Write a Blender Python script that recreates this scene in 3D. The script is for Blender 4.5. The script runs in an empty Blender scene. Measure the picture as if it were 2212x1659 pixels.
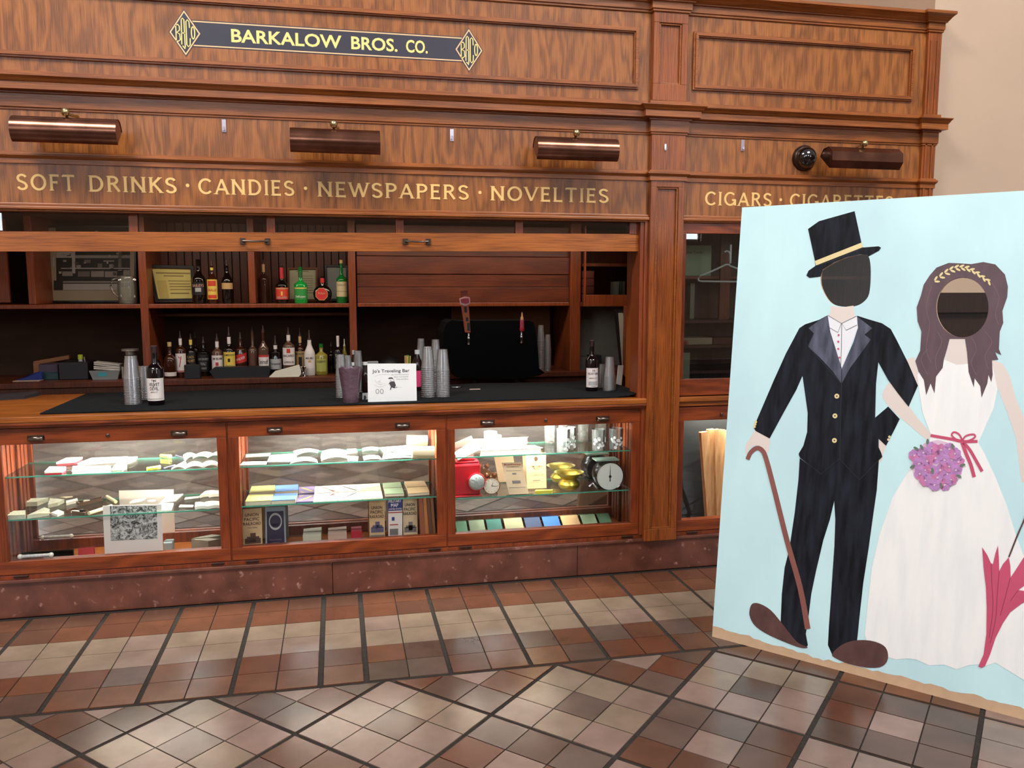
import bpy, math, random
from mathutils import Vector, Matrix
from mathutils.geometry import tessellate_polygon
random.seed(7)
scene = bpy.context.scene
COL = scene.collection
PI = math.pi
# ---------------------------------------------------------------- camera
CAM = Vector((0, -4.0, 1.5)); FPX = 1778.0; CX, CY = 1106.0, 829.5
YAW, PITCH = math.radians(12.0), math.radians(-6.7)
cd = bpy.data.cameras.new('camera'); cam = bpy.data.objects.new('camera', cd); COL.objects.link(cam)
cam.location = CAM; cam.rotation_euler = (PI/2+PITCH, 0, -YAW)
cd.sensor_fit = 'HORIZONTAL'; cd.sensor_width = 36; cd.lens = 36*FPX/2212; cd.clip_start = .05
scene.camera = cam
# ---------------------------------------------------------------- world, lights, exposure
w = bpy.data.worlds.new('world'); scene.world = w; w.use_nodes = True
w.node_tree.nodes['Background'].inputs[0].default_value = (1.0, .97, .95, 1)
w.node_tree.nodes['Background'].inputs[1].default_value = .36
scene.view_settings.view_transform = 'Standard'; scene.view_settings.look = 'None'
scene.view_settings.gamma = 1; scene.view_settings.use_curve_mapping = False
scene.view_settings.exposure = .12
scene.cycles.transparent_max_bounces = 40; scene.cycles.max_bounces = 10; scene.cycles.glossy_bounces = 6
def area(name, loc, tgt, sx, sy, power, col=(1, 1, 1), parent=None):
    l = bpy.data.lights.new(name, 'AREA'); l.shape = 'RECTANGLE'; l.size = sx; l.size_y = sy
    l.energy = power; l.color = col
    o = bpy.data.objects.new(name, l); COL.objects.link(o); o.location = loc
    o.rotation_euler = (Vector(tgt)-Vector(loc)).to_track_quat('-Z', 'Y').to_euler()
    if parent: o.parent = parent
    return o
# big ceiling luminaires of the hall
area('hall_light', (-2.6, -3.4, 6.4), (-1.2, 0, 1.6), 2.2, 1.4, 300, (1, .955, .9))
area('hall_light', (3.2, -4.2, 6.4), (2.0, -.5, 1.2), 2.2, 1.4, 260, (1, .96, .92))
area('bar_fill', (.1, .95, 1.84), (.1, 1.4, 0), 3.4, .12, 14, (1, .84, .68))  # unseen fill added to brighten the dark bar interior

# ---------------------------------------------------------------- pixel rays
_cf = Vector((math.sin(YAW)*math.cos(PITCH), math.cos(YAW)*math.cos(PITCH), math.sin(PITCH)))
_cr = _cf.cross(Vector((0, 0, 1))).normalized(); _cu = _cr.cross(_cf)
def ray(px, py): return _cr*((px-CX)/FPX) - _cu*((py-CY)/FPX) + _cf
def at(px, py, y): d = ray(px, py); return CAM + d*((y-CAM.y)/d.y)
def atz(px, py, z): d = ray(px, py); return CAM + d*((z-CAM.z)/d.z)
def depth(p): return (Vector(p)-CAM).dot(_cf)
# ---------------------------------------------------------------- materials
def C(r, g, b):
    f = lambda c: (c/255/12.92) if c/255 <= .04045 else ((c/255+.055)/1.055)**2.4
    return (f(r), f(g), f(b), 1)
_M = {}
def mat(name, col, rough=.5, metal=0, noise=0, nscale=20, bump=0, coat=0, emit=0, spec=.5, stretch=(1, 1, 1)):
    if name in _M: return _M[name]
    m = bpy.data.materials.new(name); m.use_nodes = True; nt = m.node_tree; b = nt.nodes['Principled BSDF']
    b.inputs['Base Color'].default_value = col; b.inputs['Roughness'].default_value = rough
    b.inputs['Metallic'].default_value = metal; b.inputs['Coat Weight'].default_value = coat
    b.inputs['Specular IOR Level'].default_value = spec
    if emit: b.inputs['Emission Color'].default_value = col; b.inputs['Emission Strength'].default_value = emit
    if noise or bump:
        tc = nt.nodes.new('ShaderNodeTexCoord'); mp = nt.nodes.new('ShaderNodeMapping'); mp.inputs['Scale'].default_value = stretch
        nz = nt.nodes.new('ShaderNodeTexNoise'); nz.inputs['Scale'].default_value = nscale; nz.inputs['Detail'].default_value = 4
        nt.links.new(tc.outputs['Object'], mp.inputs[0]); nt.links.new(mp.outputs[0], nz.inputs['Vector'])
        if noise:
            mx = nt.nodes.new('ShaderNodeMix'); mx.data_type = 'RGBA'
            mx.inputs[6].default_value = tuple(c*(1-noise) for c in col[:3])+(1,)
            mx.inputs[7].default_value = tuple(min(1, c*(1+noise)) for c in col[:3])+(1,)
            r = nt.nodes.new('ShaderNodeMapRange'); r.inputs[1].default_value = .3; r.inputs[2].default_value = .7
            nt.links.new(nz.outputs[0], r.inputs[0]); nt.links.new(r.outputs[0], mx.inputs[0]); nt.links.new(mx.outputs[2], b.inputs['Base Color'])
        if bump:
            bp = nt.nodes.new('ShaderNodeBump'); bp.inputs['Strength'].default_value = bump; bp.inputs['Distance'].default_value = .004
            nt.links.new(nz.outputs[0], bp.inputs['Height']); nt.links.new(bp.outputs[0], b.inputs['Normal'])
    _M[name] = m; return m
def wood(name, c1, c2, axis='z', fig=1.0, figscale=2.2, rough=.36, rings=9, coat=.12):
    """oak: stretched ring figure plus fine pores; c1 dark, c2 light"""
    if name in _M: return _M[name]
    m = bpy.data.materials.new(name); m.use_nodes = True; nt = m.node_tree; N = nt.nodes; L = nt.links
    b = N['Principled BSDF']; tc = N.new('ShaderNodeTexCoord')
    def mp(along, across):
        k = N.new('ShaderNodeMapping'); s = [across]*3; s['xyz'.index(axis)] = along; k.inputs['Scale'].default_value = s
        L.new(tc.outputs['Object'], k.inputs[0]); return k
    a = mp(figscale*.22, figscale); n1 = N.new('ShaderNodeTexNoise'); n1.inputs['Scale'].default_value = 1.6; n1.inputs['Detail'].default_value = 2.5
    n1.inputs['Roughness'].default_value = .45; L.new(a.outputs[0], n1.inputs['Vector'])
    mul = N.new('ShaderNodeMath'); mul.operation = 'MULTIPLY'; mul.inputs[1].default_value = rings*6.28; L.new(n1.outputs[0], mul.inputs[0])
    sn = N.new('ShaderNodeMath'); sn.operation = 'SINE'; L.new(mul.outputs[0], sn.inputs[0])
    r1 = N.new('ShaderNodeMapRange'); r1.inputs[1].default_value = -1; r1.inputs[2].default_value = 1; L.new(sn.outputs[0], r1.inputs[0])
    c = mp(7, 260); n2 = N.new('ShaderNodeTexNoise'); n2.inputs['Scale'].default_value = 1; n2.inputs['Detail'].default_value = 3; L.new(c.outputs[0], n2.inputs['Vector'])
    d = mp(.5, 1.1); n3 = N.new('ShaderNodeTexNoise'); n3.inputs['Scale'].default_value = 1.5; L.new(d.outputs[0], n3.inputs['Vector'])
    # combine
    f1 = N.new('ShaderNodeMath'); f1.operation = 'MULTIPLY_ADD'; f1.inputs[1].default_value = .42*fig; L.new(r1.outputs[0], f1.inputs[0])
    r2 = N.new('ShaderNodeMapRange'); r2.inputs[1].default_value = .35; r2.inputs[2].default_value = .65; r2.inputs[4].default_value = .55; L.new(n2.outputs[0], r2.inputs[0])
    L.new(r2.outputs[0], f1.inputs[2])
    f2 = N.new('ShaderNodeMath'); f2.operation = 'MULTIPLY_ADD'; f2.inputs[1].default_value = .5; L.new(n3.outputs[0], f2.inputs[0]); L.new(f1.outputs[0], f2.inputs[2])
    r3 = N.new('ShaderNodeMapRange'); r3.inputs[1].default_value = .15; r3.inputs[2].default_value = .5+.75*fig*.6+.35; L.new(f2.outputs[0], r3.inputs[0])
    mx = N.new('ShaderNodeMix'); mx.data_type = 'RGBA'; mx.inputs[6].default_value = c1; mx.inputs[7].default_value = c2
    L.new(r3.outputs[0], mx.inputs[0]); L.new(mx.outputs[2], b.inputs['Base Color'])
    b.inputs['Roughness'].default_value = rough; b.inputs['Specular IOR Level'].default_value = .4; b.inputs['Coat Weight'].default_value = coat; b.inputs['Coat Roughness'].default_value = .22
    bp = N.new('ShaderNodeBump'); bp.inputs['Strength'].default_value = .12; bp.inputs['Distance'].default_value = .002
    L.new(f1.outputs[0], bp.inputs['Height']); L.new(bp.outputs[0], b.inputs['Normal'])
    _M[name] = m; return m
def glass(name, tint=(1, 1, 1, 1), refl=1.0, rough=.01, haze=0.0, hazecol=(.8, .8, .85, 1)):
    """thin glazing: fresnel reflection over clear transmission"""
    if name in _M: return _M[name]
    m = bpy.data.materials.new(name); m.use_nodes = True; nt = m.node_tree; N = nt.nodes; L = nt.links
    N.remove(N['Principled BSDF']); out = N['Material Output']
    t = N.new('ShaderNodeBsdfTransparent'); t.inputs[0].default_value = tint
    g = N.new('ShaderNodeBsdfGlossy'); g.inputs['Roughness'].default_value = rough
    fr = N.new('ShaderNodeFresnel'); fr.inputs[0].default_value = 1.5
    k = N.new('ShaderNodeMath'); k.operation = 'MULTIPLY'; k.inputs[1].default_value = refl; L.new(fr.outputs[0], k.inputs[0])
    last = t.outputs[0]
    if haze:
        df = N.new('ShaderNodeBsdfDiffuse'); df.inputs[0].default_value = hazecol
        h = N.new('ShaderNodeMixShader'); h.inputs[0].default_value = haze; L.new(t.outputs[0], h.inputs[1]); L.new(df.outputs[0], h.inputs[2]); last = h.outputs[0]
    mx = N.new('ShaderNodeMixShader'); L.new(k.outputs[0], mx.inputs[0]); L.new(last, mx.inputs[1]); L.new(g.outputs[0], mx.inputs[2])
    L.new(mx.outputs[0], out.inputs[0]); _M[name] = m; return m
D1, D2 = C(120, 58, 24), C(196, 116, 56)
W = dict(
    panel=wood('oak figured panel', C(92, 48, 16), C(168, 102, 46), 'z', 1.35, 7.5, rings=5),
    plain=wood('oak straight grain', C(94, 43, 14), C(162, 86, 34), 'z', .35, 3, rings=5),
    rail=wood('oak rail', C(98, 48, 15), C(166, 94, 38), 'x', .5, 3, rings=6),
    top=wood('worktop oak edge', C(108, 54, 17), C(180, 102, 38), 'x', .5, 3, rings=6),
    red=wood('red oak rail', C(76, 30, 10), C(150, 68, 26), 'x', 1.5, 4, rings=7),
    redv=wood('red oak stile', C(76, 30, 10), C(144, 63, 25), 'z', .8, 4, rings=6),
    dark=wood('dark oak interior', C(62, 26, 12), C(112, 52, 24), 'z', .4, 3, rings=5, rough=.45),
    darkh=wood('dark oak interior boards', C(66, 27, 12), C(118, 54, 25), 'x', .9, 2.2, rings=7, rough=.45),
    post=wood('interior oak post', C(96, 42, 18), C(146, 70, 32), 'z', .4, 3, rings=5, rough=.4),
    wains=wood('black brown wainscot', C(38, 26, 22), C(58, 40, 32), 'z', .3, 3, rings=5, rough=.45),
)
BLK = mat('black plastic', C(22, 22, 24), .45)
WHT = mat('white paper', C(238, 240, 240), .6)
GOLD = mat('gold leaf paint', C(232, 190, 118), .4)
# ---------------------------------------------------------------- mesh builder
ORG = {}
class MB:
    def __init__(s): s.v = []; s.f = []; s.m = []
    def face(s, idx, m=0): s.f.append(tuple(idx)); s.m.append(m)
    def add(s, vs, fs, m=0):
        o = len(s.v); s.v += [Vector(q) for q in vs]
        for f in fs: s.face([o+i for i in f], m)
    def box(s, x0, x1, y0, y1, z0, z1, m=0):
        s.add([(x0, y0, z0), (x1, y0, z0), (x1, y1, z0), (x0, y1, z0), (x0, y0, z1), (x1, y0, z1), (x1, y1, z1), (x0, y1, z1)],
              [(0, 3, 2, 1), (4, 5, 6, 7), (0, 1, 5, 4), (1, 2, 6, 5), (2, 3, 7, 6), (3, 0, 4, 7)], m); return s
    def obox(s, c, ax, ay, az, m=0):
        c, ax, ay, az = map(Vector, (c, ax, ay, az))
        s.add([c-ax-ay-az, c+ax-ay-az, c+ax+ay-az, c-ax+ay-az, c-ax-ay+az, c+ax-ay+az, c+ax+ay+az, c-ax+ay+az],
              [(0, 3, 2, 1), (4, 5, 6, 7), (0, 1, 5, 4), (1, 2, 6, 5), (2, 3, 7, 6), (3, 0, 4, 7)], m); return s
    def prism(s, pts, vec, m=0, holes=()):
        """pts: planar 3D loop, extruded by vec"""
        vec = Vector(vec); loops = [[Vector(p) for p in pts]]+[[Vector(p) for p in h] for h in holes]
        flat = [p for l in loops for p in l]; tri = tessellate_polygon(loops); o = len(s.v); n = len(flat)
        nrm = Vector((0, 0, 0))
        for i, p in enumerate(loops[0]): nrm += p.cross(loops[0][(i+1) % len(loops[0])])
        s.v += flat + [p+vec for p in flat]
        flip = nrm.dot(vec) > 0
        for t in tri:
            a = (flat[t[1]]-flat[t[0]]).cross(flat[t[2]]-flat[t[0]])
            t = tuple(t) if a.dot(vec) < 0 else tuple(reversed(t))
            s.face([o+i for i in t], m); s.face([o+n+i for i in reversed(t)], m)
        k = 0
        for l in loops:
            for i in range(len(l)):
                a, b = k+i, k+(i+1) % len(l); q = [o+a, o+b, o+n+b, o+n+a]
                s.face(q if not flip else q[::-1], m)
            k += len(l)
        return s
    def sheet(s, pts, m=0, holes=(), off=(0, 0, 0), face=None):
        loops = [[Vector(p)+Vector(off) for p in pts]]+[[Vector(p)+Vector(off) for p in h] for h in holes]
        flat = [p for l in loops for p in l]; o = len(s.v); s.v += flat
        for t in tessellate_polygon(loops):
            a = (flat[t[1]]-flat[t[0]]).cross(flat[t[2]]-flat[t[0]])
            t = tuple(t)
            if face is not None and a.dot(face) < 0: t = t[::-1]
            s.face([o+i for i in t], m)
        return s
    def lathe(s, prof, c=(0, 0, 0), seg=24, m=0, sx=1, sy=1, axis='z', bands=None):
        c = Vector(c); o = len(s.v)
        for (r, z) in prof:
            for k in range(seg):
                a = 2*PI*k/seg; p = (r*sx*math.cos(a), r*sy*math.sin(a), z)
                if axis == 'x': p = (z, p[0], p[1])
                if axis == 'y': p = (p[0], z, -p[1]) if True else p
                s.v.append(c+Vector(p))
        for i in range(len(prof)-1):
            mm = m if bands is None else bands[i]
            for k in range(seg):
                s.face((o+i*seg+k, o+i*seg+(k+1) % seg, o+(i+1)*seg+(k+1) % seg, o+(i+1)*seg+k), mm)
        return s
    def tube(s, path, r, seg=10, m=0, cap=True):
        path = [Vector(p) for p in path]; o = len(s.v); n = len(path); rr = r if isinstance(r, (list, tuple)) else [r]*n
        for i, p in enumerate(path):
            t = (path[min(i+1, n-1)]-path[max(i-1, 0)]).normalized()
            u = t.cross(Vector((0, 0, 1)) if abs(t.z) < .9 else Vector((1, 0, 0))).normalized(); v = t.cross(u)
            for k in range(seg):
                a = 2*PI*k/seg; s.v.append(p+(u*math.cos(a)+v*math.sin(a))*rr[i])
        for i in range(n-1):
            for k in range(seg): s.face((o+i*seg+k, o+i*seg+(k+1) % seg, o+(i+1)*seg+(k+1) % seg, o+(i+1)*seg+k), m)
        if cap: s.face([o+k for k in range(seg)][::-1], m); s.face([o+(n-1)*seg+k for k in range(seg)], m)
        return s
    def ball(s, c, r, m=0, seg=16, sz=1.0):
        n = seg//2; s.lathe([(max(1e-4, r*math.sin(PI*i/n)), -r*sz*math.cos(PI*i/n)) for i in range(n+1)], c, seg, m); return s
    def build(s, name, mats, parent=None, smooth=False, bevel=0, label=None, split=False):
        if split:
            par = list(range(len(s.v)))
            def fd(a):
                while par[a] != a: par[a] = par[par[a]]; a = par[a]
                return a
            for f in s.f:
                for i in f[1:]: par[fd(i)] = fd(f[0])
            grp = {}
            for k, f in enumerate(s.f): grp.setdefault(fd(f[0]), []).append(k)
            out = []
            for ks in grp.values():
                q = MB(); mp = {}
                for k in ks:
                    for i in s.f[k]:
                        if i not in mp: mp[i] = len(q.v); q.v.append(s.v[i])
                    q.face([mp[i] for i in s.f[k]], s.m[k])
                out.append(q.build(name, mats, parent, smooth, bevel, label))
            return out[0]
        me = bpy.data.meshes.new(name); org = ORG.get(parent.name, Vector((0, 0, 0))) if parent else Vector((0, 0, 0))
        me.from_pydata([tuple(q-org) for q in s.v], [], s.f)
        if not isinstance(mats, (list, tuple)): mats = [mats]
        for q in mats: me.materials.append(q)
        me.polygons.foreach_set('material_index', s.m)
        if smooth: me.polygons.foreach_set('use_smooth', [True]*len(me.polygons))
        me.update(); me.validate()
        o = bpy.data.objects.new(name, me); COL.objects.link(o)
        if smooth: 
            e = o.modifiers.new('es', 'EDGE_SPLIT'); e.split_angle = .7
        if bevel:
            b = o.modifiers.new('bv', 'BEVEL'); b.width = bevel; b.segments = 2; b.limit_method = 'ANGLE'; b.angle_limit = .6
        if parent: o.parent = parent; ORG[o.name] = org
        if label: o['label'] = label
        return o
def thing(name, loc, label, cat, group=None):
    o = bpy.data.objects.new(name, None); COL.objects.link(o); o.location = loc; o.empty_display_size = .05
    ORG[o.name] = Vector(loc); tag(o, label, cat, group); return o
def tag(o, label, cat, group=None):
    o['label'] = label; o['category'] = cat
    if group: o['group'] = group
    return o
def struct(o): o['kind'] = 'structure'; return o
def single(mb, name, mats, label, cat, group=None, loc=None, **k):
    """a thing that is one mesh, origin moved to its base"""
    c = Vector(loc) if loc is not None else Vector((sum(q.x for q in mb.v)/len(mb.v), sum(q.y for q in mb.v)/len(mb.v), min(q.z for q in mb.v)))
    mb.v = [q-c for q in mb.v]; o = mb.build(name, mats, None, **k); o.location = c; return tag(o, label, cat, group)
# ---------------------------------------------------------------- text
_T = {}
def text2d(s, bold=0.0, spacing=1.0, shear=0):
    key = (s, bold, spacing, shear)
    if key in _T: return _T[key]
    cu = bpy.data.curves.new('t', 'FONT'); cu.body = s; cu.offset = bold; cu.space_character = spacing; cu.shear = shear; cu.resolution_u = 3; cu.fill_mode = 'FRONT'
    o = bpy.data.objects.new('t', cu); COL.objects.link(o); bpy.context.view_layer.update()
    me = bpy.data.meshes.new_from_object(o.evaluated_get(bpy.context.evaluated_depsgraph_get()))
    vs = [(q.co.x, q.co.y) for q in me.vertices]; fs = [tuple(p.vertices) for p in me.polygons]
    bpy.data.objects.remove(o); bpy.data.curves.remove(cu); bpy.data.meshes.remove(me)
    _T[key] = (vs, fs); return vs, fs
def add_text(mb, s, o, u, v, x0, x1, y0, y1, m=0, bold=0.0, keep=False, spacing=1.0, shear=0, warp=None):
    """fit text s into the rectangle x0..x1, y0..y1 of the frame (o,u,v)"""
    vs, fs = text2d(s, bold, spacing, shear)
    a0 = min(q[0] for q in vs); a1 = max(q[0] for q in vs); b0 = min(q[1] for q in vs); b1 = max(q[1] for q in vs)
    o, u, v = Vector(o), Vector(u), Vector(v); P = []
    for q in vs:
        x = x0+(q[0]-a0)/(a1-a0)*(x1-x0); y = y0+(q[1]-b0)/(b1-b0)*(y1-y0)
        P.append(warp(x, y) if warp else o+u*x+v*y)
    n = u.cross(v); fl = []
    for f in fs: fl.append(f)
    mb.add(P, fl, m)
def smoothloop(pts, k=4, closed=True):
    n = len(pts); out = []
    for i in range(n if closed else n-1):
        p0, p1, p2, p3 = [pts[(i+j) % n] if closed else pts[max(0, min(n-1, i+j))] for j in (-1, 0, 1, 2)]
        for t in range(k):
            t /= k; out.append(tuple(.5*((2*p1[a])+(-p0[a]+p2[a])*t+(2*p0[a]-5*p1[a]+4*p2[a]-p3[a])*t*t+(-p0[a]+3*p1[a]-3*p2[a]+p3[a])*t**3) for a in range(2)))
    if not closed: out.append(tuple(pts[-1]))
    return out
def ribbon(mb, pts, w, f, m=0, closed=False):
    """constant or tapered width 2D stroke; f maps 2D -> 3D"""
    n = len(pts); ww = w if isinstance(w, (list, tuple)) else [w]*n; L = []; R = []
    for i in range(n):
        a = pts[(i-1) % n] if closed else pts[max(0, i-1)]; b = pts[(i+1) % n] if closed else pts[min(n-1, i+1)]
        dx, dy = b[0]-a[0], b[1]-a[1]; l = math.hypot(dx, dy) or 1; nx, ny = -dy/l*ww[i]/2, dx/l*ww[i]/2
        L.append(f(pts[i][0]+nx, pts[i][1]+ny)); R.append(f(pts[i][0]-nx, pts[i][1]-ny))
    o = len(mb.v); mb.v += [Vector(q) for q in L+R]
    for i in range(n if closed else n-1):
        j = (i+1) % n; mb.face((o+i, o+j, o+n+j, o+n+i), m)
# flared capitals drawn as strokes: name -> (width, [polylines], serif points)
def arc(cx, cy, rx, ry, a0, a1, n=12): return [(cx+rx*math.cos(math.radians(a0+(a1-a0)*i/n)), cy+ry*math.sin(math.radians(a0+(a1-a0)*i/n))) for i in range(n+1)]
G = {
 'S': (.56, [arc(.28, .74, .21, .2, 20, 200, 9)+[(.13, .58), (.3, .5), (.43, .42)]+arc(.28, .25, .22, .2, 30, -165, 10)]),
 'O': (.8, [arc(.4, .5, .34, .45, 0, 360, 22)]), 'F': (.52, [[(.1, 0), (.1, 1)], [(.06, .95), (.5, .95)], [(.1, .52), (.42, .52)]]),
 'T': (.64, [[(.32, 0), (.32, .98)], [(.02, .95), (.62, .95)]]),
 'D': (.72, [[(.1, 0), (.1, 1)], [(.04, .95), (.3, .95)]+arc(.3, .5, .34, .45, 80, -80, 12)+[(.3, .05), (.04, .05)]]),
 'R': (.64, [[(.1, 0), (.1, 1)], [(.04, .95), (.3, .95)]+arc(.3, .74, .2, .21, 80, -80, 9)+[(.3, .52), (.1, .52)], [(.32, .5), (.6, .02)]]),
 'I': (.2, [[(.1, 0), (.1, 1)]]), 'N': (.74, [[(.1, 0), (.1, 1)], [(.1, .96), (.64, .04)], [(.64, 0), (.64, 1)]]),
 'K': (.66, [[(.1, 0), (.1, 1)], [(.1, .42), (.56, .98)], [(.24, .58), (.62, .02)]]),
 'C': (.72, [arc(.4, .5, .34, .45, 42, 318, 18)]), 'A': (.72, [[(.04, 0), (.36, .98)], [(.36, .98), (.68, 0)], [(.16, .32), (.56, .32)]]),
 'E': (.54, [[(.1, 0), (.1, 1)], [(.06, .95), (.5, .95)], [(.1, .52), (.44, .52)], [(.06, .05), (.52, .05)]]),
 'W': (1.0, [[(.03, .98), (.28, .03)], [(.28, .03), (.5, .95)], [(.5, .95), (.72, .03)], [(.72, .03), (.97, .98)]]),
 'P': (.58, [[(.1, 0), (.1, 1)], [(.04, .95), (.3, .95)]+arc(.3, .72, .22, .23, 80, -80, 9)+[(.3, .49), (.1, .49)]]),
 'V': (.7, [[(.03, .98), (.35, .03)], [(.35, .03), (.67, .98)]]), 'L': (.52, [[(.1, 0), (.1, 1)], [(.06, .05), (.5, .05)]]),
 'G': (.76, [arc(.4, .5, .34, .45, 42, 345, 18), [(.73, .02), (.73, .42)], [(.52, .42), (.78, .42)]]),
}
SER = dict(S='', O='', F='bl', T='bc', D='', R='bl br', I='bc tc', N='bl tl tr', K='bl tl tr br', C='', A='bl br', E='', W='tl tr', P='bl', V='tl tr', L='tl', G='')
def serif_word(mb, word, x0, x1, z0, z1, y, m=0, sw=.125):
    cnt = [0]
    nat = sum(G[c][0] for c in word)+.17*(len(word)-1); s = (x1-x0)/nat; h = z1-z0; x = x0
    for c in word:
        wd, st = G[c]
        f = lambda a, b, x=x: Vector((x+a*s, y-.00004*cnt[0], z0+b*h))
        for pl in st:
            cnt[0] += 1
            thin = c in 'AVWN' and len(pl) == 2 and pl[1][1] > pl[0][1] and abs(pl[0][0]-pl[1][0]) > .1
            ribbon(mb, pl, sw*.75 if thin else sw, f, m)
            for e in (pl[0], pl[-1]):
                vert = len(pl) == 2 and abs(pl[0][1]-pl[1][1]) > .5
                if vert and (e[1] < .06 or e[1] > .94) and not (c in 'AVWN' and ((c == 'A' and e[1] > .9) or (c in 'V' and e[1] < .1) or (c == 'W' and (e[1] < .1 or .3 < e[0] < .7)))):
                    if c == 'T' and e[1] > .9: continue
                    zz = .025 if e[1] < .5 else .975; cnt[0] += 1; ribbon(mb, [(e[0]-.12, zz), (e[0]+.12, zz)], .05, f, m)
        if c in 'EFTL':
            for pl in st:
                for e in (pl[0], pl[-1]):
                    if abs(pl[0][1]-pl[1][1]) < .05 and e[0] > .4 or (c == 'T' and abs(pl[0][1]-pl[1][1]) < .05):
                        cnt[0] += 1; ribbon(mb, [(e[0]-.02, e[1]-.09), (e[0]-.02, e[1]+(.02 if e[1] > .8 else .09))], .05, f, m)
        x += (wd+.17)*s
# ================================================================ FLOOR
GROUT = mat('dark grout', C(52, 47, 44), .9, spec=.1, noise=.2, nscale=60, bump=.3)
def tilemat(n, r, g, b): return mat('quarry tile '+n, C(r, g, b), .22, noise=.16, nscale=7, bump=.04, spec=.5)
TM = [tilemat('tan', 122, 103, 93), tilemat('tan rose', 127, 104, 95), tilemat('buff', 124, 107, 92),
      tilemat('brown', 86, 58, 45), tilemat('umber', 80, 60, 51), tilemat('russet', 98, 62, 44), tilemat('grey brown', 89, 72, 65), tilemat('rust', 92, 56, 41)]
def clip(poly, a, b, c):
    """keep a*x+b*y<=c"""
    out = []
    for i in range(len(poly)):
        p, q = poly[i], poly[(i+1) % len(poly)]; dp = a*p[0]+b*p[1]-c; dq = a*q[0]+b*q[1]-c
        if dp <= 0: out.append(p)
        if dp*dq < 0: t = dp/(dp-dq); out.append((p[0]+t*(q[0]-p[0]), p[1]+t*(q[1]-p[1])))
    return out
fl = MB(); fl.box(-8, 9, -12, 2.3, -.05, -.004, 0)
def tile(poly, m):
    if len(poly) < 3: return
    ar = sum(poly[i][0]*poly[(i+1) % len(poly)][1]-poly[(i+1) % len(poly)][0]*poly[i][1] for i in range(len(poly)))
    if abs(ar) < 1e-5: return
    if ar < 0: poly = poly[::-1]
    n = len(poly); fl.add([(x, y, 0) for x, y in poly]+[(x, y, -.005) for x, y in poly], [tuple(range(n))]+[(i, i+n, (i+1) % n+n, (i+1) % n) for i in range(n)], m+1)
rt = random.Random(3)
rowy = [-.03, -.165, -.168, -.321, -.325, -.478, -.482, -.635, -.639, -.79, -.794, -.945]
xs = [(-.082, .068)]
for k in range(17): a = .091+.3235*k; xs += [(a, a+.15), (a+.1545, a+.3045)]; b = -.105-.3245*k; xs += [(b-.15, b), (b-.3045, b-.1545)]
for r in range(6):
    y1, y0 = rowy[2*r], rowy[2*r+1]
    for (x0, x1) in xs:
        m = rt.choice([3, 7, 5]) if r < 2 else rt.choice([0, 2, 2]) if r < 4 else rt.choice([5, 3, 6, 4, 7])
        tile([(x0, y0), (x1, y0), (x1, y1), (x0, y1)], m)
PU, PV, U0, V0, S2 = .465, .485, 2.733, 1.0755, 2**.5
for iu in range(-24, 14):
    for iv in range(-16, 24):
        light = (iu+iv) % 2 != 0
        for a in range(3):
            for b in range(3):
                tu = (PU-.028)/3; tv = (PV-.028)/3
                u0 = U0+iu*PU+.009+a*(tu+.005); v0 = V0+iv*PV+.009+b*(tv+.005); ctr = a == 1 and b == 1
                beyond = iu >= 1 and v0 < V0
                if beyond: m = rt.choice([3, 5, 7]) if iv > -3 else rt.choice([0, 1, 4])
                elif light != ctr: m = rt.choice([0, 1, 1, 0, 2]) if not ctr else rt.choice([0, 1])
                else: m = rt.choice([4, 6]) if ctr else rt.choice([3, 4, 6, 7])
                p = [((u-v)/S2, (u+v)/S2-4.0) for u, v in ((u0, v0), (u0+tu, v0), (u0+tu, v0+tv), (u0, v0+tv))]
                if min(q[1] for q in p) > -.965 or max(q[1] for q in p) < -11 or abs(p[0][0]) > 7.5: continue
                tile(clip(p, 0, 1, -.968), m)
struct(fl.build('floor', [GROUT]+TM))
# ================================================================ ROOM SHELL
BEIGE = mat('beige plaster', C(190, 164, 142), .85, noise=.03, nscale=3, bump=.15)
struct(MB().box(-8, 3.19, 2.15, 2.3, 0, 7).build('wall_back', BEIGE))
struct(MB().box(3.19, 9, .06, 2.3, 0, 7).build('wall_right', BEIGE))
struct(MB().box(-8.2, -8, -12, 2.3, 0, 7).build('wall_left', BEIGE))
rear = MB(); WX = [(-6.45, 2.45, 5.6), (-3.5, 4.3, 6.4), (-1.1, 4.3, 6.4), (2.9, 4.3, 6.4), (6.6, 2.45, 5.6)]
xx = [-8]+[q for a, _, _ in WX for q in (a-.8, a+.8)]+[9]
for i in range(0, len(xx), 2): rear.box(xx[i], xx[i+1], -12.2, -12, 0, 7)
for a, z0, z1 in WX: rear.box(a-.8, a+.8, -12.2, -12, 0, z0); rear.box(a-.8, a+.8, -12.2, -12, z1, 7)
struct(rear.build('wall_rear', BEIGE))
SKYM = mat('bright sky beyond window', (.85, .93, 1, 1), emit=9)
WFR = mat('white window frame', C(200, 200, 200), .5)
for i, (a, z0, z1) in enumerate(WX):
    root = bpy.data.objects.new('window_%d' % (i+1), None); COL.objects.link(root); root.location = (a, -12, z0); root['kind'] = 'structure'; ORG[root.name] = Vector((a, -12, z0))
    MB().box(a-.8, a+.8, -12.16, -12.15, z0, z1).build('window_pane', SKYM, root)
    f = MB()
    for k in range(5): f.box(a-.8+.39*k, a-.76+.39*k, -12.12, -12.08, z0, z1)
    nr = round((z1-z0)/.5)
    for k in range(nr+1): f.box(a-.8, a+.8, -12.12, -12.08, z0+(z1-z0-.04)/nr*k, z0+(z1-z0-.04)/nr*k+.04)
    f.build('window_frame', WFR, root)
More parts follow.
